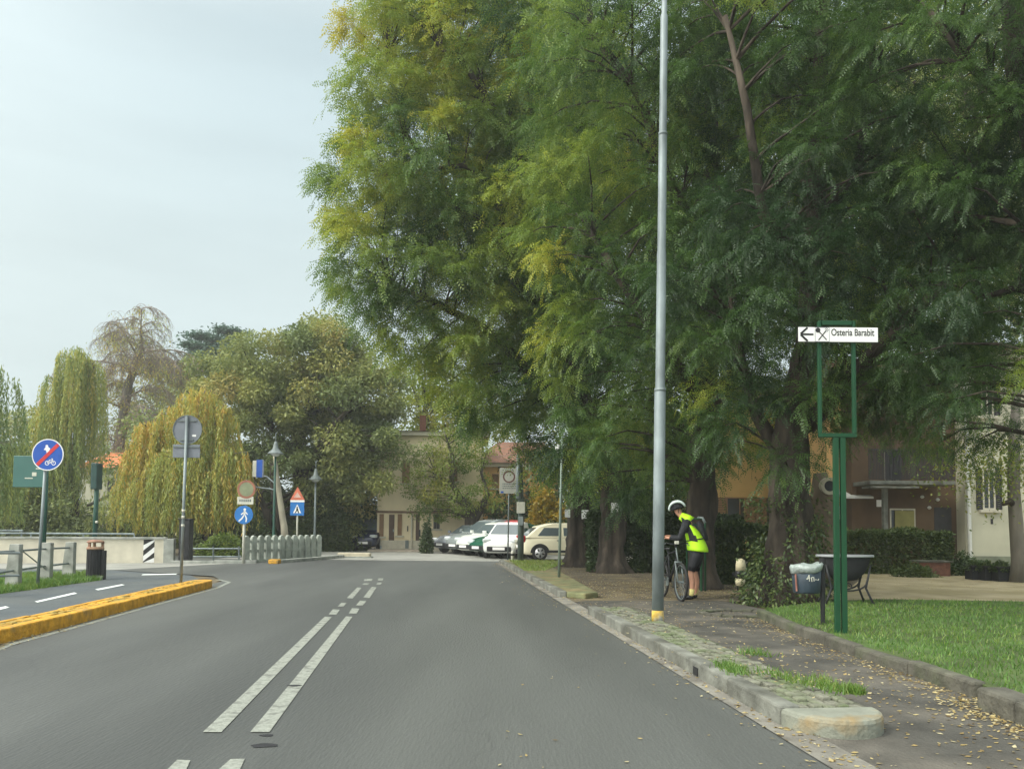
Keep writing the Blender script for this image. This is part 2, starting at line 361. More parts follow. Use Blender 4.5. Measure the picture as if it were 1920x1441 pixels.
# ---------------- shared materials ----------------
asphalt = pm('asphalt', (.088, .093, .087), .62, .13, 1.1, .22, col2=(.060, .064, .061), bscale=45, detail=9, spec=.5, stretch=(1, .16, 1))
def weather(m, speck=70, amt=.17, crack=.9):
    t = m.node_tree; b = t.nodes['Principled BSDF']; src = b.inputs['Base Color'].links[0].from_socket; co = t.nodes.new('ShaderNodeTexCoord')
    n = t.nodes.new('ShaderNodeTexNoise'); n.inputs['Scale'].default_value = speck; n.inputs['Detail'].default_value = 2; t.links.new(co.outputs['Object'], n.inputs['Vector'])
    r = t.nodes.new('ShaderNodeMapRange'); r.inputs['From Min'].default_value = .32; r.inputs['From Max'].default_value = .68; r.inputs['To Min'].default_value = 1-amt; r.inputs['To Max'].default_value = 1+amt; t.links.new(n.outputs[0], r.inputs[0])
    wn = t.nodes.new('ShaderNodeTexNoise'); wn.inputs['Scale'].default_value = 1.7; wn.inputs['Detail'].default_value = 5; t.links.new(co.outputs['Object'], wn.inputs['Vector'])
    ad = t.nodes.new('ShaderNodeMixRGB'); ad.blend_type = 'ADD'; ad.inputs[0].default_value = .55; t.links.new(co.outputs['Object'], ad.inputs[1]); t.links.new(wn.outputs['Color'], ad.inputs[2])
    v = t.nodes.new('ShaderNodeTexVoronoi'); v.feature = 'DISTANCE_TO_EDGE'; v.inputs['Scale'].default_value = .42; t.links.new(ad.outputs[0], v.inputs['Vector'])
    c = t.nodes.new('ShaderNodeMapRange'); c.inputs['From Min'].default_value = .002; c.inputs['From Max'].default_value = .007; c.inputs['To Min'].default_value = 1-crack; c.inputs['To Max'].default_value = 1; t.links.new(v.outputs['Distance'], c.inputs[0])
    k = t.nodes.new('ShaderNodeTexNoise'); k.inputs['Scale'].default_value = .33; t.links.new(co.outputs['Object'], k.inputs['Vector'])
    km = t.nodes.new('ShaderNodeMapRange'); km.inputs['From Min'].default_value = .50; km.inputs['From Max'].default_value = .56; t.links.new(k.outputs[0], km.inputs[0])
    cm = t.nodes.new('ShaderNodeMixRGB'); cm.inputs[1].default_value = (1, 1, 1, 1); t.links.new(km.outputs[0], cm.inputs[0]); t.links.new(c.outputs[0], cm.inputs[2])
    m1 = t.nodes.new('ShaderNodeMixRGB'); m1.blend_type = 'MULTIPLY'; m1.inputs[0].default_value = 1; t.links.new(src, m1.inputs[1]); t.links.new(r.outputs[0], m1.inputs[2])
    m2 = t.nodes.new('ShaderNodeMixRGB'); m2.blend_type = 'MULTIPLY'; m2.inputs[0].default_value = 1; t.links.new(m1.outputs[0], m2.inputs[1]); t.links.new(cm.outputs[0], m2.inputs[2]); t.links.new(m2.outputs[0], b.inputs['Base Color'])
weather(asphalt, crack=.12)
asphalt_old = pm('asphalt_old', (.30, .30, .27), .92, .12, 1.4, .3, col2=(.24, .24, .22), bscale=40, detail=8)
asphalt_cycle = pm('asphalt_cycle', (.085, .100, .108), .88, .12, 2.0, .35, bscale=60, detail=9, col2=(.10, .112, .112)); weather(asphalt_cycle, crack=.2)
path_mat = pm('path_mat', (.074, .071, .062), .95, .3, 3.0, .6, col2=(.12, .11, .092), bscale=38, detail=9)
soil = pm('soil', (.105, .088, .062), .97, .4, 2.2, .7, col2=(.16, .13, .075), bscale=25, detail=9)
lawn_soil = pm('lawn_soil', (.07, .10, .03), .97, .35, 2.5, .5, col2=(.075, .13, .03), bscale=30)
gravel = pm('gravel', (.42, .35, .22), .95, .16, 2.2, .4, col2=(.30, .25, .13), bscale=50, detail=9, c2amt=(.42, .66))
paint_white = pm('paint_white', (.27, .285, .25), .75, .22, 26, .3, col2=(.15, .155, .14), c2amt=(.52, .68), detail=10)
paint_new = pm('paint_new', (.68, .72, .70), .7, .12, 9, .1)
gutter_mat = pm('gutter_mat', (.23, .22, .19), .9, .25, 4, .4, col2=(.15, .14, .12), bscale=30)
kerb_stone = pm('kerb_stone', (.185, .19, .165), .85, .32, 4.5, .5, col2=(.10, .10, .082), bscale=28, detail=9)
kerb_dark = pm('kerb_dark', (.105, .10, .080), .9, .35, 5, .6, col2=(.09, .10, .06), bscale=25)
cobble = pm('cobble', (.185, .185, .145), .88, .3, 9, .5, col2=(.14, .17, .09), bscale=35)
cap_mat = pm('cap_mat', (.21, .22, .18), .85, .2, 5, .4, col2=(.30, .19, .06), bscale=30, c2amt=(.585, .70))
yellow = pm('yellow', (.60, .31, .03), .75, .28, 9, .8, col2=(.27, .20, .09), bscale=22, c2amt=(.58, .78))
yellow_top = pm('yellow_top', (.60, .33, .04), .8, .35, 10, 1.0, col2=(.26, .21, .06), bscale=16, c2amt=(.45, .66))
galv = pm('galv', (.25, .295, .305), .5, .3, 5, .08, metal=.25, col2=(.185, .22, .23), stretch=(1, 1, .4))
galv_dark = pm('galv_dark', (.16, .19, .19), .55, .15, 5, metal=.2)
dark_green = pm('dark_green', (.018, .075, .055), .5, .15, 5)
frame_green = pm('frame_green', (.004, .055, .020), .6, .12, 5)
black = pm('black', (.018, .019, .021), .5, .2, 8)
black_soft = pm('black_soft', (.022, .023, .026), .85, .25, 9)
rubber = pm('rubber', (.020, .020, .021), .8, .2, 9)
white = pm('white', (.78, .79, .78), .45, .05, 5)
concrete = pm('concrete', (.36, .37, .34), .9, .22, 5, .4, col2=(.25, .27, .24), bscale=30)
bark_dark = pm('bark_dark', (.034, .027, .021), .95, .5, 7, 1.0, col2=(.085, .068, .052), bscale=12, stretch=(1, 1, .25))
bark_grey = pm('bark_grey', (.20, .18, .15), .95, .3, 5, .8, col2=(.12, .11, .09), bscale=9, stretch=(1, 1, .25))
bark_pale = pm('bark_pale', (.38, .35, .27), .9, .2, 4, .5, col2=(.26, .24, .19), stretch=(1, 1, .4))
leaf_acacia = leafmat('leaf_acacia', [(0, (.030, .070, .022)), (.3, (.095, .18, .034)), (.6, (.22, .31, .045)), (.85, (.40, .44, .05)), (1, (.50, .45, .05))], .48, .22, .5)
leaf_round = leafmat('leaf_round', [(0, (.13, .18, .06)), (.4, (.25, .29, .09)), (.7, (.34, .35, .10)), (1, (.44, .36, .11))], .35, .25, .5)
leaf_willow = leafmat('leaf_willow', [(0, (.16, .25, .08)), (.4, (.31, .37, .09)), (.7, (.48, .46, .09)), (1, (.64, .42, .08))], .4, .3, .35)
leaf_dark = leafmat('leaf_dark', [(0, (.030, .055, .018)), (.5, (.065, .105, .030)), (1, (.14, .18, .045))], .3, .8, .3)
leaf_cedar = leafmat('leaf_cedar', [(0, (.10, .17, .14)), (1, (.16, .25, .19))], .15, .5, .2)
leaf_yellow = leafmat('leaf_yellow', [(0, (.20, .20, .03)), (.5, (.42, .30, .03)), (1, (.55, .34, .04))], .4, .6, .4)
leaf_bright = leafmat('leaf_bright', [(0, (.11, .17, .03)), (.5, (.20, .27, .035)), (1, (.38, .36, .05))], .5, .4, .4)
grass_mat = leafmat('grass_mat', [(0, (.065, .15, .022)), (.5, (.12, .24, .035)), (1, (.24, .30, .06))], .35, .5, .5)
litter_mat = leafmat('litter_mat', [(0, (.15, .10, .05)), (.35, (.36, .26, .10)), (.7, (.48, .39, .18)), (1, (.56, .50, .32))], .2, 2, .2)

def poly_sheet(name, pts, mat, z, kind='structure'):
    bm = bmesh.new(); vs = [bm.verts.new((p[0], p[1], z)) for p in pts]; f = bm.faces.new(vs)
    if f.normal.z < 0: f.normal_flip()
    bmesh.ops.triangulate(bm, faces=bm.faces[:])
    me = bpy.data.meshes.new(name); bm.to_mesh(me); bm.free(); me.materials.append(mat)
    for p in me.polygons:
        if p.normal.z < 0: p.flip()
    o = bpy.data.objects.new(name, me); C.objects.link(o); o['kind'] = kind; return o
def strip(name, line, width, mat, z):     # flat band along a plan line
    l = [Vector(p[:2]) for p in line]; L_, R_ = [], []
    for i, p in enumerate(l):
        t = (l[min(i+1, len(l)-1)] - l[max(i-1, 0)]).normalized(); n = Vector((-t.y, t.x))
        L_.append(p + n*width/2); R_.append(p - n*width/2)
    return poly_sheet(name, L_ + R_[::-1], mat, z)
def kerb_mb(mb, line, w, h, seglen=1.0, gap=.008, side=1, z0=-.05, jit=.006):
    """kerb stones laid along a plan line; width to the given side"""
    l = [Vector(p[:2]) for p in line]; pts = [l[0]]
    for a, b in zip(l, l[1:]):
        n = max(1, round((b-a).length/seglen)); pts += [a.lerp(b, (k+1)/n) for k in range(n)]
    for i in range(len(pts)-1):
        a, b = pts[i], pts[i+1]; t = (b-a).normalized(); n = Vector((-t.y, t.x))*side
        a2, b2 = a + t*gap/2, b - t*gap/2; hh = h + random.uniform(-jit, jit)
        mb.slab([tuple(q) for q in ([a2, b2, b2+n*w, a2+n*w] if side > 0 else [a2+n*w, b2+n*w, b2, a2])], z0, hh)

# ---------------- ground, roads, pavements ----------------
G = lambda u, v, z=0: tuple(P(u, v, z)[:2])
poly_sheet('ground', [(-400, -60), (400, -60), (400, 900), (-400, 900)], soil, -.03)
RD = lambda y: (1.87 - .0975*(y-5.3), y)          # right edge of the carriageway
road_pts = [(-5.0, -12), (2.9, -12), RD(0), RD(5.3), RD(12), RD(20), RD(29.3), (2.5, 30.0), (14, 30.5), (16, 46), (-8.5, 46), (-9.5, 80), (-14, 80), (-11.5, 46), (-12, 33.5), (-24, 29.2), (-30, 26), (-30, 22.6), (-11, 22.6), (-7.6, 20.5), (-6.75, 18.8), (-6.35, 15), (-5.75, 8.6), (-5.1, 0)]
poly_sheet('road', road_pts, asphalt, 0.0)
poly_sheet('parking_area', [(-11.3, 30.6), (0.4, 30.2), (2.6, 30.2), (13.8, 30.8), (15.8, 45.8), (-8.6, 45.8)], asphalt_old, .004)
poly_sheet('side_road', [(-29.8, 22.8), (-11.2, 22.8), (-9.2, 27.4), (-23.8, 28.8), (-29.6, 25.8)], asphalt_old, .004)
cyc = [(-6.0, 8.4), (-6.75, 15), (-7.15, 18.6), (-8.2, 20.6), (-11.2, 22.5), (-15, 22.5), (-11.6, 18.0), (-10.2, 15.0), (-9.2, 9.5), (-8.0, 0), (-5.4, 0)]
poly_sheet('cycle_path', cyc, asphalt_cycle, .008)
# markings of the carriageway: two broken lines side by side
def mark(poly, mat=None, z=.006, name='road_marking'): return poly_sheet(name, [G(*p) for p in poly], mat or paint_white, z)
mark([(380, 1373), (415, 1373), (622, 1157), (609, 1156)]); mark([(469, 1373), (505, 1373), (661, 1156), (649, 1155)])
mark([(305, 1452), (345, 1452), (357, 1426), (332, 1425)]); mark([(400, 1452), (446, 1452), (459, 1423), (432, 1424)])
mark([(616, 1152), (631, 1152), (637, 1143), (624, 1142)]); mark([(654, 1150), (669, 1150), (674, 1141), (660, 1140)])
mark([(633, 1137), (644, 1137), (650, 1130), (640, 1130)]); mark([(667, 1135), (680, 1135), (687, 1127), (675, 1126)])
mark([(650, 1121), (661, 1122), (678, 1102), (670, 1101)]); mark([(681, 1120), (693, 1121), (706, 1101), (697, 1100)])
mark([(679, 1096), (690, 1096), (693, 1093), (682, 1093)]); mark([(705, 1096), (713, 1096), (717, 1092), (708, 1092)])
mark([(682, 1089), (697, 1089), (699, 1085), (684, 1085)]); mark([(708, 1088), (717, 1088), (719, 1084), (710, 1084)])
for a in ([(65, 1128), (70, 1130), (145, 1113), (139, 1111)], [(178, 1105), (184, 1107), (234, 1097), (228, 1095.5)], [(-60, 1153), (-50, 1157), (18, 1139), (10, 1137)]):
    mark(a, paint_new, .012)
mark([(265, 1078.5), (330, 1077.2), (332, 1075.4), (268, 1076.5)], paint_new, .012)
# pale band of gutter along both kerbs
strip('gutter', [RD(y) for y in (2, 5.3, 9, 12, 16, 20, 25, 29)], .26, gutter_mat, .007)
LK = [G(-90, 1240), G(0, 1207), G(120, 1176), G(260, 1138), G(395, 1102)]
strip('gutter', [(p[0]+.13, p[1]) for p in LK] + [G(430, 1091), G(408, 1086)], .09, paint_white, .004)
for (u, v, s) in ((495, 1397, .11), (500, 1378, .06), (552, 1286, .07)):       # worn patches in the asphalt
    c = Vector(G(u, v)); poly_sheet('asphalt_patch', [(c.x + s*math.cos(a)*random.uniform(.6, 1), c.y + s*.55*math.sin(a)*random.uniform(.6, 1)) for a in [k*math.pi/6 for k in range(12)]], black_soft, .0035 if u != 552 else .0095)
# tidy path beside the island, dirt under the trees
poly_sheet('path', [(2.75, -6), (9, -6), (9, 3.5), (5.2, 5.4), (4.4, 7.5), (4.0, 10.5), (4.35, 12.6), (3.9, 14.8), (1.4, 14.6), RD(14.2), RD(8), RD(3), RD(0)], path_mat, .004)
poly_sheet('dirt_verge', [RD(14.2), (1.4, 14.6), (3.9, 14.8), (6.2, 13.5), (14, 13.4), (13, 24), (9.3, 24.5), (9, 30), (2.5, 29.9), RD(29.2), RD(20)], soil, .002)
poly_sheet('gravel_path', [(4.9, 14.35), (22, 13.2), (30, 13.0), (30, 27), (9.6, 27), (9.2, 21), (7.4, 17.5)], gravel, .085)
LKR = [G(1418, 1157), G(1450, 1172), G(1500, 1194), G(1600, 1231), G(1700, 1264), G(1822, 1309)]; LKB = [G(1829, 1326), G(1900, 1356), G(2010, 1408), G(2200, 1520)]
print('LKR', [tuple(round(c,2) for c in p) for p in LKR+LKB])
lawn_poly = [(p[0]+.1, p[1]+.05) for p in LKR] + [(p[0]+.2, p[1]+.1) for p in LKB] + [(18, 1), (24, 13.2), (10, 13.9), (6.5, 14.2), (5.2, 13.6)]
o = MB().slab(lawn_poly, -.04, .115).obj('lawn', lawn_soil); struct(o)

# fallen leaves: plan points and how thick
def scatter(n, poly=None, line=None, w=.2):
    out = []
    if line is not None:
        l = np.array([p[:2] for p in line]); seg = RNG.integers(0, len(l)-1, n); f = RNG.random((n, 1))
        return l[seg]*(1-f) + l[seg+1]*f + RNG.normal(0, w, (n, 2))
    pl = np.array(poly); lo, hi = pl.min(0), pl.max(0)
    while len(out) < n:
        p = lo + RNG.random(2)*(hi-lo); ins = False; j = len(pl)-1
        for i in range(len(pl)):
            if (pl[i][1] > p[1]) != (pl[j][1] > p[1]) and p[0] < (pl[j][0]-pl[i][0])*(p[1]-pl[i][1])/(pl[j][1]-pl[i][1])+pl[i][0]: ins = not ins
            j = i
        if ins: out.append(p)
    return np.array(out)
lk = [(p[0]-.06, p[1]-.04) for p in LKR+LKB]
sets = [(scatter(1300, [(2.7, 2), (7.5, 2), (5.0, 6.5), (4.35, 10), (2.2, 9)]), .006), (scatter(1500, line=lk, w=.12), .008), (scatter(700, line=lk, w=.35), .008),
        (scatter(700, line=[RD(y) for y in (3.5, 6, 9, 13)], w=.12), .008), (scatter(900, line=[RD(y) for y in (13, 17, 22, 29)], w=.35), .01),
        (scatter(5200, [RD(15), (3.5, 15), (5, 16), (8.5, 24), (3, 29), RD(28)]), .008), (scatter(2600, [(.9, 15), (4, 15), (6, 18), (2, 20)]), .010), (scatter(500, [(1.8, 11), (3.8, 10.5), (3.6, 14.5), (1.2, 14.5)]), .008),
        (scatter(50, [(-1, 3), (2.2, 3), (1.2, 11)]), .006), (scatter(500, line=[(p[0]+.08, p[1]) for p in LK], w=.07), .008),
        (scatter(60, [(4.9, 11), (8, 8), (12, 13), (6, 13.5)]), .15), (scatter(1500, [(7, 17), (13, 16), (14, 26), (9.7, 26)]), .09),
        (scatter(260, line=[(2.3, 6), (1.75, 11.5)], w=.25), .17), (scatter(350, line=[RD(25), RD(29), (1.5, 30)], w=.2), .02)]
pos = np.concatenate([np.column_stack([s, np.full(len(s), z)]) for s, z in sets]); n = len(pos)
d = RNG.normal(size=(n, 3)); d[:, 2] = RNG.normal(0, .25, n); d = unit(d); b = unit(np.cross(np.array([0, 0, 1.])+RNG.normal(0, .25, (n, 3)), d))
L = RNG.uniform(.020, .050, (n, 1)); W = L*RNG.uniform(.4, .7, (n, 1))
V = np.stack([pos-d*L/2, pos+b*W/2, pos+d*L/2, pos-b*W/2], 1); V[:, :, 2] = np.maximum(V[:, :, 2], pos[:, None, 2]) + .002
tag(quadmesh('fallen_leaves', V, litter_mat), 'small yellow and tan leaves fallen along kerbs and paths', None, kind='stuff')

# lawn blades
def blades(pts, z, h, w, name, label, mat=grass_mat, tint=(.4, .2)):
    n = len(pts); p = np.column_stack([pts, np.full(n, z)]); a = RNG.random(n)*6.28
    s = np.column_stack([np.cos(a), np.sin(a), np.zeros(n)])*w; lean = RNG.normal(0, .45, (n, 3)); lean[:, 2] = 1; hh = h*RNG.uniform(.5, 1.3, (n, 1))
    V = np.stack([p - s, p + s, p + lean*hh + s*.2, p + lean*hh - s*.2], 1)
    return tag(quadmesh(name, V, mat, None, np.clip(RNG.normal(tint[0], tint[1], n), 0, 1)), label, None, kind='stuff')
near = scatter(60000, [(p[0]+.13, p[1]+.08) for p in LKR] + [(p[0]+.25, p[1]+.1) for p in LKB] + [(13, 4.5), (19, 13.2), (6.5, 14), (5.2, 13.4)])
blades(near, .112, .045, .006, 'lawn_grass', 'short bright green lawn grass behind the low stone kerb', tint=(.42, .28))
tuft = np.concatenate([scatter(200, line=[(2.42, 5.9), (2.45, 6.5)], w=.05), scatter(300, line=[G(1355, 1245, .15), G(1390, 1262, .15)], w=.05), scatter(230, line=[G(1430, 1264, .12), G(1560, 1300, .12)], w=.06),
     scatter(150, line=[G(1400, 1232, .1), G(1440, 1238, .1)], w=.06), scatter(300, line=[G(1590, 1306, .1), G(1612, 1312, .1)], w=.03)])
blades(tuft, .14, .06, .005, 'grass_tufts', 'tufts of grass growing between the cobbles of the kerb island', tint=(.5, .2))
verge = [G(-60, 1122), G(60, 1106), G(190, 1088), G(165, 1076), G(60, 1078), G(-60, 1085)]
poly_sheet('grass_verge', verge, lawn_soil, .010)
blades(scatter(9000, verge), .01, .11, .009, 'verge_grass', 'rough grass around the feet of the concrete fence posts', tint=(.55, .25))
blades(scatter(2600, [(.35, 22), (.9, 22), (2.2, 28.5), (-.1, 28.8)]), .12, .05, .012, 'island_grass', 'sparse grass on the far kerb island', tint=(.95, .2))

# ---------------- near cobbled kerb island ----------------
isl = thing('kerb_island', 'near cobbled kerb island with rounded concrete nose beside the carriageway', 'kerb island', (1.8, 5.5, 0))
def rel(pts, b): return [(p[0]-b[0], p[1]-b[1]) for p in pts]
B0 = (1.8, 5.5)
ia, ib = Vector(RD(5.55)), Vector(RD(12.4)); ax = (ib-ia).normalized(); nr = Vector((ax.y, -ax.x)); WID = .68
mb = MB(); kerb_mb(mb, rel([ia, ib], B0), .15, .135, .95, side=-1); mb.obj('kerb', kerb_stone, isl, bevel=.018)
mb = MB(); kerb_mb(mb, rel([ia+nr*WID, ib+nr*(WID+.05)], B0), .10, .105, .8, side=1); mb.obj('kerb', kerb_dark, isl, bevel=.02)
mb = MB(); c0 = ia + nr*WID/2; nose = [ia + nr*WID] + [ia] + [c0 - nr*WID/2*math.cos(a) - ax*.40*math.sin(a) for a in [k*math.pi/14 for k in range(1, 14)]]
mb.slab(rel(nose, B0)[::-1] if False else rel(nose, B0), -.05, .125); mb.obj('nose', cap_mat, isl, bevel=.03)
mb = MB(); ln = (ib-ia).length; x = .155
while x < WID-.10:
    y = .03; wx = random.uniform(.085, .10)
    while y < ln-.05:
        ly = random.uniform(.09, .15); c = ia + nr*(x+wx/2) + ax*(y+ly/2); h = .118 + random.uniform(-.012, .01)
        if random.random() > .04:
            q = [c - nr*wx*.45 - ax*ly*.45, c + nr*wx*.45 - ax*ly*.45, c + nr*wx*.45 + ax*ly*.45, c - nr*wx*.45 + ax*ly*.45]
            mb.slab(rel([p + Vector((random.uniform(-.006, .006), random.uniform(-.006, .006))) for p in q], B0), .04, h)
        y += ly + .008
    x += wx + .008
mb.obj('cobbles', cobble, isl, bevel=.012)
MB().slab(rel([ia+nr*.15, ia+nr*(WID-.1), ib+nr*(WID-.1), ib+nr*.15], B0), -.02, .098).obj('bedding', kerb_dark, isl)
MB().box(-.05, .0, -.06, .06, .02, .09).obj('drain_slot', black, isl, loc=(RD(7.3)[0]-B0[0]+.042, 7.3-B0[1], 0), rz=.0975)
# far island
isl = thing('kerb_island', 'far kerb island with grass on top, its edge strewn with yellow leaves', 'kerb island', (.9, 15, 0)); B0 = (.9, 15)
ia, ib = Vector(RD(15.2)), Vector(RD(29)); ax = (ib-ia).normalized(); nr = Vector((ax.y, -ax.x))
mb = MB(); kerb_mb(mb, rel([ia, ib], B0), .15, .125, 1.0, side=-1); mb.obj('kerb', kerb_stone, isl, bevel=.02)
MB().slab(rel([ia+nr*.15, ia-ax*.3+nr*.45, ia+nr*.75, ib+nr*1.5, ib+nr*.15], B0), -.02, .11).obj('turf', pm('turf_mat', (.16, .17, .085), .95, .3, 4, .6, col2=(.22, .18, .09), bscale=25), isl, bevel=.03)
# lawn kerb
o = thing('lawn_kerb', 'low dark mossy stone kerb curving along the edge of the lawn', 'kerb', (4.5, 10, 0))
mb = MB(); kerb_mb(mb, rel(LKR[::-1], (4.5, 10)), .13, .125, .8, side=-1, jit=.012); mb.obj('kerb_stone', kerb_dark, o, bevel=.025)
mb = MB(); kerb_mb(mb, rel(LKB[::-1], (4.5, 10)), .24, .17, 1.0, side=-1, jit=.01); mb.obj('kerb_block', kerb_dark, o, bevel=.03)
# yellow painted kerb island between road and cycle path
o = thing('yellow_kerb', 'yellow painted kerb island between the road and the cycle path', 'kerb island', (LK[1][0], LK[1][1], 0)); B0 = LK[1]
back = [(p[0]-.48, p[1]-.03) for p in LK]
nosep = [Vector(LK[-1]), Vector(LK[-1])+Vector((-.10, .35)), Vector(LK[-1])+Vector((-.30, .45)), Vector(back[-1])+Vector((.02, .3)), Vector(back[-1])]
mb = MB(); kerb_mb(mb, rel(LK, B0), .14, .155, 1.0, side=1, gap=.006); mb.obj('kerb_stone', yellow, o, bevel=.02)
mb = MB(); kerb_mb(mb, rel(back, B0), .08, .15, 1.0, side=-1, gap=.006); mb.obj('kerb_stone', yellow, o, bevel=.015)
mb = MB()
for a, b, c, d in zip(LK, LK[1:], back, back[1:]):
    a, b, c, d = map(Vector, (a, b, c, d)); n = max(2, int((b-a).length/.12))
    for i in range(n):
        for k in range(3):
            f0, f1 = (i+.04)/n, (i+.96)/n; g0, g1 = .30+.173*k+.006, .30+.173*(k+1)-.006; A, Bq, Cq, D = a.lerp(b, f0), a.lerp(b, f1), c.lerp(d, f0), c.lerp(d, f1)
            mb.slab(rel([A.lerp(Cq, g0), Bq.lerp(D, g0), Bq.lerp(D, g1), A.lerp(Cq, g1)], B0), .05, .148+random.uniform(-.014, .012))
mb.obj('cobbles', yellow_top, o, bevel=.01)
MB().slab(rel(nosep, B0), -.03, .15).obj('nose', yellow, o, bevel=.02)
MB().slab(rel([(p[0]-.14, p[1]) for p in LK] + [(p[0]+.07, p[1]) for p in back[::-1]], B0), -.03, .125).obj('bedding', yellow_top, o)
# ring of stone around the big tree's pit
o = thing('tree_pit_ring', 'half buried stone ring round a tree pit beside the leafy trunk', 'tree pit', tuple(P(1385, 1152)))
mb = MB()
for k in range(20):
    a0, a1 = 2*math.pi*k/20, 2*math.pi*(k+.94)/20; mb.slab([(.62*math.cos(a0), .5*math.sin(a0)), (.62*math.cos(a1), .5*math.sin(a1)), (.50*math.cos(a1), .39*math.sin(a1)), (.50*math.cos(a0), .39*math.sin(a0))][::-1], -.02, .045+random.uniform(-.01, .01))
mb.obj('ring_stone', kerb_dark, o, bevel=.012)
# ---------------- big acacia-like trees along the right side ----------------
def rp(base, *px):      # limb path from photo points (u, v, distance) relative to base
    return [tuple(Q(*p) - Vector(base)) for p in px]
BA = P(1478, 1132); BB = P(1316, 1103); BC = P(1148, 1073); BD = P(1083, 1062)
yA, yB, yC, yD = BA.y, BB.y, BC.y, BD.y
# A: the leafy based tree by the lawn
limbs = [([(0, 0, -.1), (-.02, 0, .25), (0, 0, .8), (.02, 0, 1.6), (.06, 0, 2.4), (.12, .05, 3.3)] + rp(BA, (1515, 640, yA+.2), (1528, 420, yA+.2), (1538, 200, yA+.2), (1540, -60, yA)), [.52, .44, .40, .37, .33, .28, .21, .18, .15, .09]),
         (rp(BA, (1495, 900, yA), (1420, 780, yA+.4), (1380, 640, yA+.8), (1360, 480, yA+.8)), [.18, .12, .08, .04]),
         (rp(BA, (1510, 800, yA), (1620, 680, yA-.5), (1740, 560, yA-1), (1830, 480, yA-.8)), [.18, .13, .09, .04]),
         (rp(BA, (1528, 420, yA+.2), (1600, 340, yA), (1640, 160, yA-.3), (1620, -20, yA)), [.12, .08, .07, .04]),
         (rp(BA, (1520, 520, yA), (1430, 400, yA-.8), (1400, 200, yA-1), (1360, 30, yA-1)), [.13, .09, .07, .04])]
TA = spray_tree('acacia_tree', 'big tree by the lawn with leafy shoots round its thick dark trunk', BA,
    EL(BA, (1500, 60, yA, 250, 230, 3.0), (1600, 400, yA, 260, 240, 2.8), (1430, 560, yA-.4, 190, 200, 2.2), (1640, 670, yA-.6, 150, 130, 1.6), (1420, 790, yA-.4, 105, 95, 1.1), (1530, 760, yA+.6, 120, 90, 1.2), (1720, 560, yA+.5, 160, 200, 2.0)),
    limbs, leaf_acacia, bark_dark, spacing=.80, nsp=32, nfr=8, splen=.62, frL=.21, nl=9, lw=.25, lh=.10, tint=(.15, .12), yellow=.35)
n = 5200; t = RNG.random(n); a = RNG.random(n)*6.28; rr = .50 + np.abs(RNG.normal(0, .14, n)); z = RNG.random(n)**1.5*1.9
keepz = (np.array([noise.noise(Vector((math.cos(q)*1.3, math.sin(q)*1.3, s*1.2))) for q, s in zip(a, z)]) > -.12) | (z < .5); rr += (z < .6)*RNG.random(n)*.18
pos = np.column_stack([np.cos(a)*rr-.02, np.sin(a)*rr, z])[keepz]; m = len(pos)
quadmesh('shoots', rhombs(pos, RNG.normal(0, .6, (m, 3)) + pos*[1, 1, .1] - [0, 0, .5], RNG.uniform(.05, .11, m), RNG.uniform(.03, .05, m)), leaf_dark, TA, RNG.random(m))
# B: behind the cyclist
limbs = [([(0, 0, -.1), (0, 0, .4), (0, 0, 1.4), (.02, 0, 2.5)] + rp(BB, (1322, 760, yB), (1330, 520, yB), (1338, 330, yB), (1330, 120, yB), (1322, -60, yB)), [.40, .33, .30, .28, .25, .21, .16, .12, .08]),
         (rp(BB, (1322, 760, yB), (1240, 640, yB-.6), (1160, 520, yB-1.2), (1100, 420, yB-1.2)), [.17, .12, .09, .04]),
         (rp(BB, (1322, 800, yB), (1400, 640, yB), (1450, 450, yB), (1480, 250, yB)), [.16, .11, .08, .04]),
         (rp(BB, (1330, 480, yB), (1250, 330, yB-.8), (1200, 180, yB-1), (1110, 60, yB-1), (1095, -60, yB-1)), [.15, .11, .09, .09, .05]),
         (rp(BB, (1336, 300, yB), (1290, 180, yB-.2), (1270, 30, yB-.4)), [.09, .07, .04])]
spray_tree('acacia_tree', 'tree with straight dark trunk directly behind the cyclist', BB,
    EL(BB, (1180, 120, yB-.8, 190, 230, 2.8), (1370, 260, yB+.3, 230, 280, 2.6), (1170, 440, yB-.9, 190, 190, 2.2), (1330, 560, yB, 210, 210, 2.4), (1180, 690, yB-.6, 160, 130, 1.6), (1290, 790, yB+.3, 120, 110, 1.4), (1140, 800, yB-.4, 115, 80, 1.3), (1200, 890, yB, 100, 60, 1.0)),
    limbs, leaf_acacia, bark_dark, spacing=.90, nsp=32, nfr=7, splen=.68, frL=.23, nl=8, lw=.26, lh=.11, tint=(.35, .14), yellow=.3)
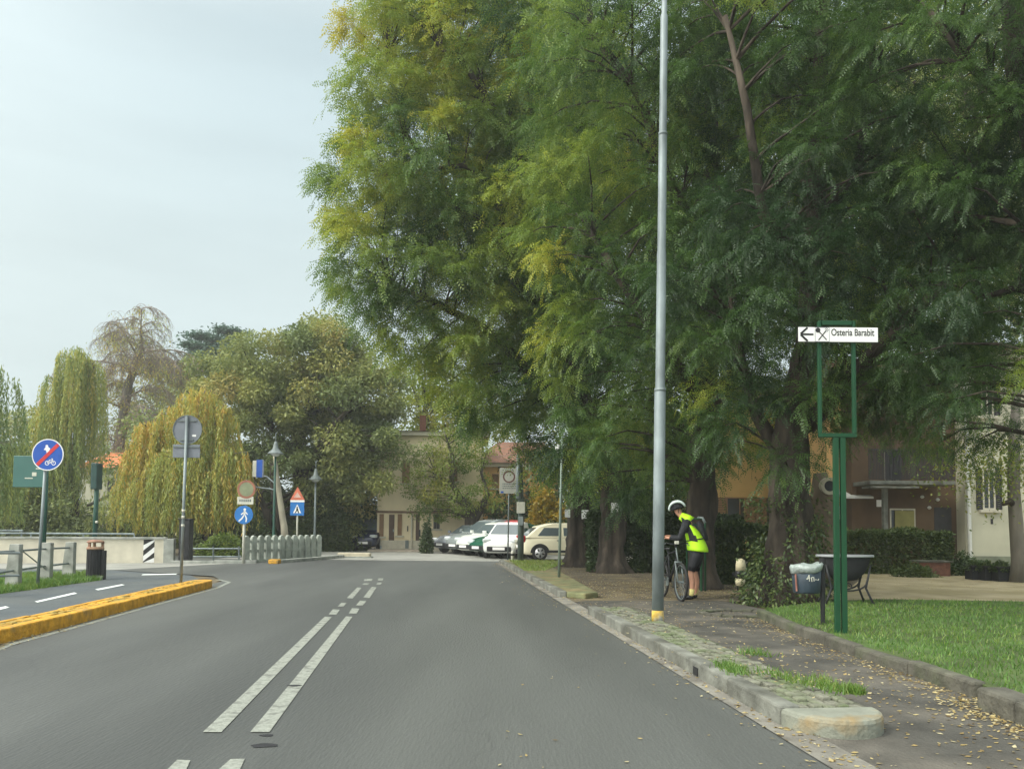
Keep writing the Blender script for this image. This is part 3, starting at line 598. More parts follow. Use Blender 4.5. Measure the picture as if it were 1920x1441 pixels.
# C: the crown that leans out over the road
limbs = [([(0, 0, -.1), (0, 0, .5), (.02, 0, 1.6), (0, 0, 2.6)] + rp(BC, (1120, 850, yC), (1080, 700, yC-.4), (1040, 520, yC-.8), (1010, 330, yC-1), (990, 130, yC-1), (980, -80, yC-1)), [.50, .40, .36, .33, .28, .25, .20, .15, .11, .06]),
         (rp(BC, (1110, 800, yC), (1000, 700, yC-.8), (900, 610, yC-1.4), (800, 560, yC-1.6), (720, 530, yC-1.6)), [.2, .15, .12, .08, .03]),
         (rp(BC, (1070, 640, yC-.6), (960, 520, yC-1.4), (930, 350, yC-2), (870, 310, yC-2.2), (700, 330, yC-2)), [.18, .14, .09, .07, .03]),
         (rp(BC, (1010, 330, yC-1), (930, 210, yC-1.6), (860, 105, yC-2.2), (820, 90, yC-2.2)), [.14, .10, .09, .04]),
         (rp(BC, (1000, 230, yC-1), (1090, 80, yC-2.4), (1100, -60, yC-2.4)), [.10, .10, .06]),
         (rp(BC, (1040, 520, yC-.8), (880, 420, yC-1), (760, 250, yC-1), (720, 80, yC-1)), [.14, .10, .07, .03])]
spray_tree('acacia_tree', 'tallest tree, yellowing crown leaning out far over the road', BC,
    EL(BC, (800, 20, yC-1.2, 160, 150, 2.6), (960, 120, yC-1, 200, 220, 3.2), (755, 190, yC-1.4, 105, 130, 2.2), (712, 350, yC-1.4, 118, 120, 2.2), (820, 330, yC-1.2, 170, 190, 2.8), (980, 400, yC-1, 180, 200, 3.0), (740, 480, yC-1.4, 140, 110, 2.0), (695, 460, yC-1.6, 75, 80, 1.4), (745, 570, yC-1.6, 85, 70, 1.5), (668, 300, yC-1.5, 68, 90, 1.4),
       (860, 560, yC-1.4, 170, 130, 2.2), (1000, 620, yC-.8, 170, 140, 2.4), (785, 615, yC-1.5, 105, 58, 1.5), (835, 680, yC-1.4, 85, 50, 1.4), (950, 725, yC-1, 130, 70, 1.8), (1085, 810, yC-.5, 95, 65, 1.5)),
    limbs, leaf_acacia, bark_dark, spacing=.92, nsp=42, nfr=7, splen=.74, frL=.28, nl=7, lw=.28, lh=.125, tint=(.45, .15), yellow=.3)
# D: last of the row
limbs = [([(0, 0, -.1), (0, 0, .5), (0, 0, 1.6), (.05, 0, 3)] + rp(BD, (1090, 800, yD), (1100, 600, yD), (1110, 400, yD), (1120, 200, yD)), [.55, .42, .36, .33, .28, .22, .16, .08]),
         (rp(BD, (1090, 820, yD), (1010, 700, yD), (950, 560, yD)), [.2, .14, .05]), (rp(BD, (1095, 700, yD), (1190, 560, yD), (1260, 400, yD)), [.2, .14, .05])]
spray_tree('acacia_tree', 'farthest tree of the row, burred trunk beside the cream car', BD,
    EL(BD, (1060, 360, yD, 220, 260, 3.5), (1230, 420, yD+.5, 200, 280, 3.5), (1040, 680, yD, 170, 150, 2.8), (1200, 720, yD+.3, 180, 160, 2.8), (1070, 850, yD, 70, 50, 1.4), (1120, 880, yD, 100, 60, 1.6), (1230, 880, yD+.5, 110, 60, 1.6)),
    limbs, leaf_acacia, bark_dark, spacing=1.25, nsp=32, nfr=6, splen=1.0, frL=.36, nl=6, lw=.30, lh=.14, tint=(.36, .14), yellow=.35)
# E: trunk just out of the frame on the right, boughs hang into the picture
BE = P(2085, 1170); yE = BE.y
limbs = [([(0, 0, -.1), (0, 0, .6), (-.05, 0, 2.0)] + rp(BE, (2010, 600, yE), (1960, 320, yE), (1915, 120, yE), (1890, -60, yE)), [.4, .34, .30, .27, .23, .2, .14]),
         (rp(BE, (1990, 500, yE), (1910, 420, yE+.3), (1800, 400, yE+.5)), [.11, .06, .02]),
         (rp(BE, (2000, 560, yE), (1910, 540, yE+.4), (1830, 560, yE+.6)), [.13, .07, .03]),
         (rp(BE, (1940, 240, yE), (1820, 120, yE-.2), (1740, 20, yE-.3)), [.13, .08, .04])]
spray_tree('acacia_tree', 'nearest tree, trunk at the right edge, dark boughs hanging into the upper right', BE,
    EL(BE, (1820, 70, yE-.2, 210, 180, 1.8), (1880, 330, yE, 170, 160, 1.8), (1960, 560, yE, 150, 120, 1.5), (1830, 560, yE-.2, 120, 80, 1.0), (1775, 710, yE-.1, 80, 80, .7), (1890, 690, yE+.1, 80, 70, .9), (2060, 250, yE, 200, 300, 2.2), (1700, 770, yE+2.5, 90, 75, .9), (1790, 790, yE+2.5, 90, 60, .9), (1880, 800, yE+2.5, 70, 55, .8)),
    limbs, leaf_acacia, bark_dark, spacing=.70, nsp=30, nfr=8, splen=.50, frL=.17, nl=9, lw=.25, lh=.10, tint=(.10, .10), yellow=.3)
# trees behind, seen through the gaps
def back_tree(name, label, base, ells, trunk, n, leaf, mat, spacing, tint=(.5, .18), bark=None, limbs=None, group=None, cat='tree', nleaf=420, flat=.7):
    root = thing(name, label, cat, base, 0, group); bark = bark or bark_dark
    tb = MB(); tb.tube(trunk[0], trunk[1], 12, jag=.15); tb.obj('trunk', bark, root, smooth=True)
    bo = sample_crown(ells, spacing); bb = MB(); nod = []
    for path, rad in (limbs or []):
        bb.tube(path, rad, 8, jag=.1)
        nod += [tuple(Vector(path[a]).lerp(Vector(path[a+1]), k/5)) for a in range(len(path)-1) for k in range(5)]
    tp = [Vector(p) for p in trunk[0]]; nod += [tuple(tp[-2].lerp(tp[-1], k/4)) for k in range(5)]
    nod = np.array(nod)
    for q in bo:
        dd = np.linalg.norm(nod - q, axis=1) + np.maximum(0, nod[:, 2]-q[2]+.5); j = int(dd.argmin()); a, b = Vector(nod[j]), Vector(q)
        l = (b-a).length; mid = a.lerp(b, .5)+Vector((0, 0, .1*l)); r0 = .02+.014*l
        bb.tube([a, mid, b], [r0, r0*.6, r0*.25], 5, cap=False)
    bb.obj('branch', bark, root, smooth=True)
    m = len(bo)*nleaf; idx = np.repeat(np.arange(len(bo)), nleaf)
    bs = np.repeat(RNG.uniform(.55, 1.0, len(bo)), nleaf)*spacing
    d = rand_dir(m); d[:, 2] *= flat; rr = RNG.random(m)**.45
    pos = bo[idx] + d*(rr*bs)[:, None]
    bt = np.repeat(np.clip(RNG.normal(tint[0], tint[1], len(bo)), 0, 1), nleaf)
    quadmesh('crown', rhombs(pos, d + RNG.normal(0, .6, (m, 3)) + [0, 0, -.3], leaf*RNG.uniform(.6, 1.3, m), leaf*.55*RNG.uniform(.7, 1.2, m)), mat, root, np.clip(bt+RNG.normal(0, .1, m), 0, 1))
    return root
def gp(u, v, Y): p = Q(u, v, Y); p.z = 0; return p
def tk(base, *px, h=3): return rp(base, *px)
b = gp(1640, 1050, 31)
back_tree('lime_tree', 'yellowing tree standing behind the houses on the right', b, EL(b, (1620, 420, 31, 260, 320, 4), (1800, 300, 31, 240, 330, 4), (1420, 380, 31, 220, 300, 4), (1560, 760, 31, 130, 90, 2.5)), ([(0,0,0), (0,0,5), (0,0,11)], [.4,.3,.15]), 0, .20, leaf_bright, 1.9, tint=(.5, .2), nleaf=420)
b = gp(1980, 1050, 26)
back_tree('lime_tree', 'dark green tree over the roof of the pale house', b, EL(b, (1930, 300, 26, 200, 300, 3.5), (1800, 550, 26, 160, 170, 3), (1700, 200, 26, 180, 220, 3)), ([(0,0,0), (0,0,4), (-.5,0,9)], [.3,.25,.12]), 0, .18, leaf_round, 1.7, tint=(.3, .15), nleaf=380)
b = gp(785, 1040, 52)
back_tree('bright_tree', 'bright yellow green tree crown rising behind the cream house', b, EL(b, (785, 765, 52, 60, 60, 2.5), (800, 700, 52, 50, 50, 2.5), (845, 760, 52, 55, 60, 2.5), (900, 790, 52, 60, 40, 2.5)), ([(0,0,0), (0,0,5), (.2,0,8)], [.3,.22,.12]), 0, .26, leaf_bright, 1.6, tint=(.55, .15), nleaf=420)
# small pollarded tree in front of the cream house
b = gp(882, 1033, 40.0); y = b.y
back_tree('small_tree', 'small forked tree behind the parked cars in front of the houses', b,
    EL(b, (800, 900, y, 42, 45, 1.1), (835, 860, y, 50, 50, 1.3), (790, 945, y, 30, 20, .8), (850, 930, y, 45, 40, 1.2), (880, 840, y, 45, 38, 1.2), (905, 930, y, 30, 35, 1.0), (860, 960, y, 30, 18, .8), (825, 810, y, 30, 14, .8), (815, 950, y, 35, 22, .9)),
    (rp(b, (882, 1040, y), (884, 1000, y), (884, 962, y), (868, 935, y)), [.42, .36, .34, .22]), 0, .13, leaf_bright, .72, tint=(.5, .2), nleaf=210,
    limbs=[(rp(b, (888, 975, y), (905, 945, y), (915, 925, y), (900, 880, y)), [.24, .18, .12, .05]), (rp(b, (870, 945, y), (846, 905, y), (850, 860, y), (835, 815, y)), [.18, .13, .09, .04]), (rp(b, (850, 905, y), (826, 895, y), (812, 880, y)), [.10, .07, .03])])

# ---------------- left bank ----------------
b = gp(575, 1030, 42); y = 42
back_tree('plane_tree', 'broad olive green tree behind the concrete railing, left of the houses', b,
    EL(b, (520, 690, y, 110, 60, 3.5), (600, 660, y, 80, 50, 3.5), (450, 740, y, 75, 70, 3), (560, 760, y, 130, 80, 4), (660, 740, y, 90, 80, 4), (672, 830, y, 62, 90, 4), (640, 880, y, 90, 80, 3.5), (480, 830, y, 50, 60, 3), (560, 850, y, 70, 50, 3), (668, 940, y, 50, 70, 3.2), (712, 840, y-3.0, 38, 65, 1.2), (672, 870, y-1.5, 60, 90, 2.0), (695, 780, y-1, 50, 50, 2.5), (620, 960, y+1, 60, 60, 2.5), (405, 710, y+1, 35, 35, 2)),
    (rp(b, (575, 1035, y), (572, 960, y), (568, 900, y), (560, 850, y), (555, 760, y)), [.7, .6, .55, .45, .2]), 0, .19, leaf_round, 1.25, tint=(.42, .2), nleaf=760,
    limbs=[(rp(b, (568, 910, y), (590, 860, y-1.5), (625, 800, y-2.5), (650, 770, y-3)), [.32, .26, .2, .1]), (rp(b, (566, 890, y), (530, 830, y-1), (505, 790, y-1)), [.3, .2, .1]), (rp(b, (560, 850, y), (580, 760, y), (600, 690, y)), [.25, .16, .08])])
b = gp(545, 1030, 38); y = 38
back_tree('slender_tree', 'slender forked tree with dark leaning trunk behind the concrete railing', b,
    EL(b, (545, 870, y+1, 40, 25, 1.3), (480, 900, y+3, 35, 35, 1.5), (610, 930, y+3, 30, 40, 1.4)),
    (rp(b, (540, 1035, y), (520, 960, y), (512, 900, y), (508, 862, y)), [.26, .2, .16, .07]), 0, .18, leaf_round, 1.0, tint=(.3, .2), nleaf=380,
    limbs=[(rp(b, (505, 1000, y), (500, 960, y), (470, 925, y), (450, 910, y)), [.24, .17, .10, .05]), (rp(b, (503, 970, y), (490, 935, y), (470, 890, y)), [.16, .12, .05])])
b = gp(470, 1032, 44); back_tree('dark_shrubbery_tree', 'dark low tree filling the gap behind the blue footpath sign', b, EL(b, (480, 960, 44, 60, 60, 2.5), (560, 980, 44, 70, 45, 2.5), (430, 930, 44, 45, 60, 2), (660, 990, 42, 50, 50, 2), (600, 1000, 44, 60, 40, 2)), ([(0,0,0),(0,0,2),(0,0,4)], [.25,.2,.1]), 0, .22, leaf_dark, 1.2, tint=(.5, .2), nleaf=420)
# cedar: flat layers on a dark trunk
b = gp(405, 1030, 70); y = 70
root = thing('cedar_tree', 'blue green cedar with flat layered boughs above the other trees', 'tree', b)
tb = MB(); tb.tube(rp(b, (402, 1030, y), (404, 800, y), (406, 640, y), (410, 618, y)), [.8, .6, .25, .05], 10); tb.obj('trunk', bark_dark, root)
ps, bb = [], MB()
for (u, v, ru, rv) in ((432, 622, 26, 5), (385, 632, 30, 5), (418, 640, 30, 6), (370, 650, 26, 5), (400, 655, 36, 8), (385, 668, 34, 6), (430, 660, 30, 7), (410, 680, 40, 8), (360, 690, 30, 8), (430, 700, 45, 10), (385, 715, 50, 10)):
    c = Q(u, v, y) - b; k = 1500; d = RNG.normal(0, .5, (k, 3)); ps.append(np.array(c) + d*[ru*y/F, 1.8, rv*y/F*.7]); bb.tube([(0, 0, c.z-1), tuple(c)], [.15, .04], 5)
ps = np.concatenate(ps); quadmesh('crown', rhombs(ps, RNG.normal(size=ps.shape)*[1, 1, .35], np.full(len(ps), .35), np.full(len(ps), .16)), leaf_cedar, root); bb.obj('branch', bark_dark, root)

def willow(name, label, base, top, heads, nstr, mat, tint=(.55, .2), limbs=(), bottom=(1.0, 2.2), leaf=.2, group=None, r=.3, step=.06, start=.1):
    """weeping willow: arching limbs, and curtains of hanging strands with narrow leaves"""
    root = thing(name, label, 'tree', base, 0, group); tb = MB()
    tb.tube([(0, 0, 0), (.05, 0, 1), (0, .05, 2.2)] + [tuple(p) for p in limbs[0]] if limbs else [(0, 0, 0), (.1, 0, 2), (0, 0, top*.6)], ([r, r*.85, r*.8] + [r*.6]*len(limbs[0])) if limbs else [r, r*.8, r*.4], 10, jag=.2)
    tb.obj('trunk', bark_dark, root, smooth=True); bb = MB(); P_, D_, T_ = [], [], []
    for (cx, cy, cz, rx, ry, rz) in heads:       # each head: a dome of strands
        n = int(nstr*rx*ry/4*2.6)
        for i in range(n):
            a = random.random()*6.283; q = random.random()**.6*random.uniform(.8, 1.22)
            if noise.noise(Vector((math.cos(a)*2.2+cx, math.sin(a)*2.2+cz, q*2))) < -.16: continue
            x, y_ = cx+rx*q*math.cos(a), cy+ry*q*math.sin(a); z0 = cz + rz*math.sqrt(max(0, 1-min(q, 1)**2))*random.uniform(.78, 1.16)
            if i % 9 == 0: bb.tube([(cx*.3, cy*.3, max(2.2, cz-1.5)), (cx*.7+x*.3, cy, cz+rz*.5), (x, y_, z0)], [.07, .035, .012], 4, cap=False)
            zl = random.uniform(*bottom); zb = max(zl, z0 - random.uniform(3.0, 7.0)); k = max(4, int((z0-zb)/step)); t = np.linspace(0, 1, k)
            swx, swy = random.gauss(0, .16), random.gauss(0, .16); ox = .28*(x-cx)/rx
            xs = x + ox*np.minimum(t*2, 1)+swx*t; ys = y_ + .28*(y_-cy)/ry*np.minimum(t*2, 1)+swy*t; zs = z0 - (z0-zb)*t
            P_.append(np.column_stack([xs, ys, zs])); tt = random.gauss(*tint) + .25*(1-q)*0; T_.append(np.full(k, tt) + RNG.normal(0, .06, k) + .34*(1-t)*max(0, tint[0]-.3))
    P_ = np.concatenate(P_); T_ = np.concatenate(T_); n = len(P_); D_ = RNG.normal(0, .35, (n, 3)); D_[:, 2] = -1
    quadmesh('crown', rhombs(P_ + RNG.normal(0, .03, (n, 3)), D_, leaf*RNG.uniform(.7, 1.3, n), leaf*.21*RNG.uniform(.8, 1.3, n)), mat, root, np.clip(T_, 0, 1)); bb.obj('branch', bark_grey, root)
    return root
def HD(b, u, v, Y, ru, rv, ry): c = Q(u, v, Y) - b; return (c.x, c.y, c.z, ru*Y/F, ry, rv*Y/F)
b = gp(388, 1045, 35)
willow('weeping_willow', 'golden weeping willow behind the striped end of the bridge wall', b, 6, [HD(b, 375, 765, 35, 45, 38, 1.3), HD(b, 410, 790, 35, 34, 34, 1.1), HD(b, 330, 795, 35, 36, 32, 1.2), HD(b, 285, 820, 35, 36, 30, 1.1), HD(b, 435, 862, 34.4, 34, 26, 1.0), HD(b, 262, 862, 34.5, 30, 28, .9), HD(b, 340, 870, 34, 60, 30, 1.2), HD(b, 400, 900, 34, 40, 20, 1.0), HD(b, 295, 905, 34, 40, 20, 1.0)], 300, leaf_willow, (.62, .2), limbs=[rp(b, (372, 900, 35), (350, 800, 35))], bottom=(.9, 2.2))
b = gp(135, 1040, 42)
willow('weeping_willow', 'taller olive weeping willow between the green board and the golden willow', b, 9, [HD(b, 140, 700, 42, 36, 48, 1.5), HD(b, 168, 705, 42, 26, 36, 1.2), HD(b, 108, 745, 42, 28, 44, 1.3), HD(b, 95, 800, 41.6, 30, 46, 1.3), HD(b, 80, 880, 41, 60, 40, 1.6), HD(b, 225, 930, 41, 26, 20, 1.0)], 230, leaf_willow, (.42, .18), limbs=[rp(b, (140, 880, 42), (150, 780, 42))], bottom=(.8, 4.0))
b = gp(-30, 1045, 32)
willow('weeping_willow', 'green weeping willow cut off by the left edge', b, 9, [HD(b, -30, 730, 32, 55, 55, 1.5), HD(b, -35, 850, 31.5, 70, 40, 1.5)], 190, leaf_willow, (.18, .13), limbs=[rp(b, (-30, 880, 32), (-25, 780, 32))], bottom=(1.0, 3.0))
# almost bare weeping tree
b = gp(225, 1035, 55); y = 55
root = thing('bare_tree', 'nearly leafless grey tree with arching drooping twigs above the willows', 'tree', b)
tb = MB(); tb.tube(rp(b, (225, 1040, y), (222, 850, y), (240, 720, y), (262, 670, y), (268, 655, y)), [.5, .4, .28, .2, .12], 10, jag=.15); tb.obj('trunk', bark_grey, root, smooth=True)
bb = MB(); P_, T_ = [], []
random.seed(21)
def twig(p, d, r0, L, lvl):
    """an arching branch that sags towards its tip and forks"""
    pts = [p]; q = p.copy(); dd = d.normalized(); n_ = 6
    for i in range(n_):
        dd = (dd + Vector((random.gauss(0, .10), random.gauss(0, .10), -.16 - .10*lvl))).normalized(); q = q + dd*L/n_; pts.append(q.copy())
    bb.tube(pts, [r0*(1-.13*i) for i in range(n_+1)], 5 if lvl < 2 else 3, cap=False)
    if lvl < 3:
        for i in range(1, n_+1):
            for _ in range((2, 2, 1)[lvl]):
                a = random.random()*6.28; nd = Vector((math.cos(a), math.sin(a), random.uniform(.0, .8)))*.8 + (pts[i]-pts[i-1]).normalized()*.6
                twig(pts[i], nd, r0*(.48 if lvl else .42), L*random.uniform(.38, .62), lvl+1)
    elif random.random() < .22: P_.append(np.array(pts[-1])+RNG.normal(0, .12, (4, 3)))
TR = [Vector(q) for q in rp(b, (222, 850, y), (240, 720, y), (262, 670, y), (268, 655, y))]
for k in range(15):
    f = k/14; p0 = TR[0].lerp(TR[1], f*2.2) if f < .45 else TR[1].lerp(TR[3], (f-.45)/.55); a = k*2.4+random.random()
    twig(p0, Vector((math.cos(a)*1.1, math.sin(a)*.8, random.uniform(.55, 1.0))), .085, random.uniform(2.6, 4.4), 0)
twig(TR[3], Vector((-.15, 0, 1)), .09, 3.0, 0)
bb.obj('branch', pm('bark_twig', (.23, .19, .15), .95, .2, 5), root)
P_ = np.concatenate(P_); n = len(P_); D_ = RNG.normal(0, .4, (n, 3)); D_[:, 2] = -1
quadmesh('sparse_leaves', rhombs(P_, D_, np.full(n, .16), np.full(n, .05)), leaf_willow, root, np.clip(RNG.normal(.65, .2, n), 0, 1))
# distant belt of trees beyond the canal
for k, (u, v, Y, ru, rv, ti, lab) in enumerate([(45, 850, 60, 60, 90, .35, 'grey green tree behind the green board'), (300, 780, 66, 70, 80, .35, 'hazy brown green tree behind the bare tree'), (250, 840, 48, 30, 60, .3, 'tangled tree right of the red roofed house'), (370, 760, 62, 50, 70, .4, 'dull green tree between cedar and golden willow'), (60, 800, 64, 25, 50, .3, 'small tree top left of the tall willow'), (450, 900, 58, 50, 90, .3, 'dim tree behind the blue and white hanging sign')]):
    b = gp(u, v, Y); c = (u, v, Y, ru, rv, 3)
    back_tree('bank_tree', lab, b, EL(b, c, (u-ru*.5, v+60, Y, ru*.7, rv*.7, 2.5), (u+ru*.5, v+70, Y, ru*.7, rv*.7, 2.5), (u, v+120, Y, ru, rv*.6, 3)), ([(0,0,0), (0,0,3), (0,0,6)], [.3,.25,.1]), 0, .32, leaf_round, 2.0, tint=(ti, .15), bark=bark_grey, nleaf=330)
# ---------------- signs, posts and lamps ----------------
blue = pm('sign_blue', (.010, .085, .42), .4, .08, 5); blue2 = pm('sign_blue_pale', (.02, .17, .50), .4, .1, 5)
red = pm('sign_red', (.55, .03, .035), .4, .08, 5); red_faded = pm('sign_red_faded', (.60, .17, .10), .5, .15, 6)
sign_grey = pm('sign_grey', (.17, .19, .22), .5, .1, 4, metal=.2); sign_cream = pm('sign_cream', (.58, .58, .50), .6, .1, 6)
plate_white = pm('plate_white', (.85, .85, .84), .4, .03, 5); ink = pm('ink', (.02, .02, .02), .6, .1, 5)
H = lambda v0, v1, Y: (v0-v1)*Y/F
def bike_icon(mb, x, z, s, y):
    for cx in (-.55, .55): mb.ring((x+cx*s, z), .38*s, .27*s, y-.001, y, 16)
    for a, b in (((-.55, 0), (-.15, .55)), ((-.15, .55), (.35, .5)), ((.35, .5), (.0, .0)), ((0, 0), (-.15, .55)), ((.55, 0), (.3, .72)), ((0, 0), (-.55, 0)), ((.15, .75), (.42, .72))):
        d = Vector((b[0]-a[0], b[1]-a[1])); n = Vector((-d.y, d.x)).normalized()*.05*s
        mb.prism([(x+a[0]*s+n.x, z+a[1]*s+n.y), (x+b[0]*s+n.x, z+b[1]*s+n.y), (x+b[0]*s-n.x, z+b[1]*s-n.y), (x+a[0]*s-n.x, z+a[1]*s-n.y)], y-.001, y)
# end of shared cycle path sign
b = P(70, 1102); y = b.y; zc = H(1102, 853, y)
t = thing('road_sign', 'round blue sign with red diagonal bar on a grey pole in the grass verge', 'sign', b)
MB().cyl((0, 0, 0), (.085, 0, zc+.2), .03).obj('pole', galv, t, smooth=True)
x0 = .085*zc/(zc+.2)+.07; z0 = zc
o = MB().disc((x0, z0), .325, -.065, -.05, 40).obj('sign_disc', sign_grey, t)
m = MB(); m.ring((x0, z0), .325, .305, -.067, -.064, 40); m.obj('rim', white, o)
m = MB(); m.disc((x0, z0), .305, -.067, -.066, 40); m.obj('face', blue, o)
m = MB(); m.prism([(x0-.04, z0+.09), (x0-.085, z0+.10), (x0-.05, z0+.15), (x0-.045, z0+.20), (x0-.005, z0+.20), (x0+.01, z0+.15), (x0+.05, z0+.13), (x0+.03, z0+.09), (x0+.02, z0+.03), (x0-.01, z0-.04), (x0-.05, z0-.03), (x0-.02, z0+.04)], -.069, -.068)
bike_icon(m, x0+.06, z0-.17, .12, -.068); m.obj('pictogram', white, o)
m = MB(); d = Vector((.7, .7)); n = Vector((-.7, .7))*.036; A, B_ = Vector((x0, z0))-d*.30, Vector((x0, z0))+d*.30
m.prism([tuple(A-n), tuple(B_-n), tuple(B_+n), tuple(A+n)], -.0715, -.0705); m.obj('red_bar', red, o)
for zz in (z0+.12, z0-.15): MB().box(x0-.10, x0+.02, -.05, -.02, zz, zz+.03).obj('clamp', galv_dark, t)
# green board
b = P(79, 1090); y = b.y
t = thing('sign_board', 'blank dark green board on a dark green post behind the round blue sign', 'sign', b)
MB().cyl((0, 0, 0), (0, 0, H(1090, 855, y)), .05, 14).obj('post', dark_green, t, smooth=True)
o = MB().box(-.77*y/19, -.0, -.03, .03, H(1090, 914, y), H(1090, 855, y)).obj('board', pm('board_green', (.045, .14, .125), .35, .12, 1.5), t, bevel=.01)
for q in ((-.30, -.20, 893, 886), (-.46, -.28, 898, 896), (-.22, -.08, 880, 878)): MB().box(q[0], q[1], -.034, -.031, H(1090, q[2], y), H(1090, q[3], y)).obj('sticker', sign_cream, o)
# green case on post (seen edge-on), stands behind the wall
b = gp(177, 1048, 27.5); y = 27.5
t = thing('traffic_signal', 'dark green post with a tall narrow green case on top, behind the litter bin', 'signal', b)
zt, zm = Q(177, 868, y).z, Q(177, 917, y).z
MB().cyl((-.02, 0, 0), (0, 0, zt-.05), .075, 12).obj('post', dark_green, t, smooth=True)
o = MB().box(-.13, .09, -.2, .2, zm, zt).obj('case', pm('case_green', (.015, .055, .05), .5, .15, 4), t, bevel=.03)
MB().cyl((.05, -.1, 1.35), (.12, -.1, 1.35), .04).obj('push_button', sign_cream, t)
# round grey sign back with plate, on the yellow island
b = P(339, 1092, .14); b.z = .12; y = b.y; lean = .03
t = thing('road_sign', 'grey back of a round sign and plate on a pole in the yellow kerb island', 'sign', b)
zc, zt = H(1092, 803, y), H(1092, 778, y)
MB().cyl((0, 0, 0), (lean, 0, zt), .03).obj('pole', galv, t, smooth=True)
xx = lean*.95; o = MB().disc((xx, zc), .30, .045, .055, 40).obj('sign_disc', sign_grey, t)
MB().ring((xx, zc), .30, .285, .030, .056, 40).obj('rim', galv_dark, o)
zb = H(1092, 842, y); o2 = MB().box(xx-.29, xx+.27, .045, .055, zb-.15, zb+.12).obj('plate', sign_grey, t, bevel=.01)
for q in ((.28, zb+.06, .025), (.14, zb+.20, .025), (.2, zc+.17, .02)): MB().box(xx-q[0], xx+q[0]-.01, .02, .045, q[1], q[1]+q[2]).obj('clamp', galv_dark, t)
MB().box(xx+.10, xx+.18, .04, .044, zc-.14, zc-.10).obj('sticker', white, o)
for z in (1.15, 1.32, 1.45): MB().cyl((lean*z/zt, 0, z), (lean*(z+.05)/zt, 0, z+.05), .034).obj('sticker', sign_cream, t, smooth=True)
# blue footpath sign with a plate and a round red-rimmed sign above
b = P(456, 1056); y = b.y
t = thing('road_sign', 'round blue footpath sign on a cream post in front of the concrete railing', 'sign', b)
MB().cyl((0, 0, 0), (0, 0, H(1056, 952, y)), .045).obj('pole', sign_cream, t, smooth=True)
zc = H(1056, 965, y); o = MB().disc((0, zc), .31, -.07, -.05, 36).obj('sign_disc', blue2, t)
m = MB(); m.disc((.03, zc+.18), .045, -.072, -.071, 12)
for q in ([(.0, .14), (.07, .13), (.05, -.02), (-.01, -.01)], [(.03, .0), (.07, -.01), (.12, -.13), (.10, -.24), (.06, -.24), (.07, -.13)], [(-.01, .0), (.04, .0), (-.04, -.14), (-.15, -.24), (-.18, -.2), (-.08, -.11)], [(.01, .12), (-.10, .02), (-.08, -.01), (.03, .07)], [(.06, .12), (.14, .02), (.12, .0), (.05, .07)]):
    m.prism([(x, zc+z) for x, z in q], -.072, -.071)
m.obj('pictogram', white, o)
b2 = gp(458, 1050, y+2.5); y2 = y+2.5
t = thing('road_sign', 'faded red rimmed round sign over a small cream plate behind the blue footpath sign', 'sign', b2)
zc = Q(458, 917, y2).z; zp = Q(457, 938, y2).z
MB().cyl((0, 0, 0), (0, 0, zc+.2), .035).obj('pole', galv_dark, t, smooth=True)
o = MB().disc((.03, zc), .33, -.05, -.035, 36).obj('sign_disc', pm('sign_faded', (.22, .25, .15), .6, .15, 6), t); MB().ring((.03, zc), .34, .26, -.054, -.049, 36).obj('rim', pm('rim_faded', (.32, .13, .08), .6, .2, 6), o)
o = MB().box(-.30, .30, -.05, -.035, zp-.14, zp+.14).obj('plate', sign_cream, t, bevel=.01)
m = MB()
for k in range(6): m.box(-.22+k*.075, -.18+k*.075+.01, -.053, -.051, zp-.045, zp+.045)
m.obj('lettering', galv_dark, o)
# banner like sign on the leaning mast
b = P(524, 1046); y = b.y+3; b = gp(536, 1042, y)
t = thing('banner_mast', 'pale leaning mast holding out a blue and white sign on two short arms', 'mast', b)
rel_ = lambda *p: tuple(Q(*p, y) - b)
MB().tube([(0, 0, 0), rel_(533, 990), rel_(524, 930), rel_(518, 880), rel_(515, 855)], [.17, .15, .12, .09, .06], 12).obj('mast', bark_pale, t, smooth=True)
m = MB(); m.tube([rel_(527, 921), rel_(505, 916), rel_(474, 912)], .035, 8); m.obj('arm', galv, t, smooth=True); m = MB(); m.tube([rel_(524, 914), rel_(512, 903), rel_(500, 893), rel_(482, 889)], .035, 8); m.obj('arm', galv, t, smooth=True)
c = Vector(rel_(482, 878)); o = MB().box(c.x-.02, c.x+.24, c.y-.04, c.y, c.z-.38, c.z+.38).obj('sign_panel', blue, t, bevel=.01)
MB().box(c.x-.18, c.x-.022, c.y-.045, c.y-.005, c.z-.36, c.z+.34).obj('panel_edge', sign_cream, o); MB().box(c.x+.242, c.x+.30, c.y-.045, c.y-.005, c.z-.38, c.z+.38).obj('panel_edge', sign_grey, o)
# pedestrian crossing sign with triangle
b = P(556, 1046); y = b.y+1.0; b = gp(556, 1044, y)
t = thing('road_sign', 'blue and white crossing sign under a red triangle on a thin cream post', 'sign', b)
MB().cyl((0, 0, 0), (0, 0, Q(556, 915, y).z), .035).obj('pole', sign_cream, t, smooth=True)
k = y/F; zt = Q(556, 912, y).z; z1 = Q(556, 937, y).z; z2 = Q(556, 941, y).z; z3 = Q(556, 966, y).z; h = 12.2*k
o = MB().prism([(-h-.03, z1), (h+.03, z1), (0, zt)], -.06, -.045).obj('triangle', red_faded, t)
MB().prism([(-h*.55, z1+.10), (h*.55, z1+.10), (0, zt-.22)], -.064, -.061).obj('face', pm('sign_pink', (.62, .42, .36), .6, .1, 5), o)
MB().box(-h, h, -.06, -.045, z2+.008, z1-.008+.06).obj('plate', plate_white, t) if False else MB().box(-h-.02, h+.02, -.062, -.047, z2+.004, z1-.004).obj('plate', plate_white, t)
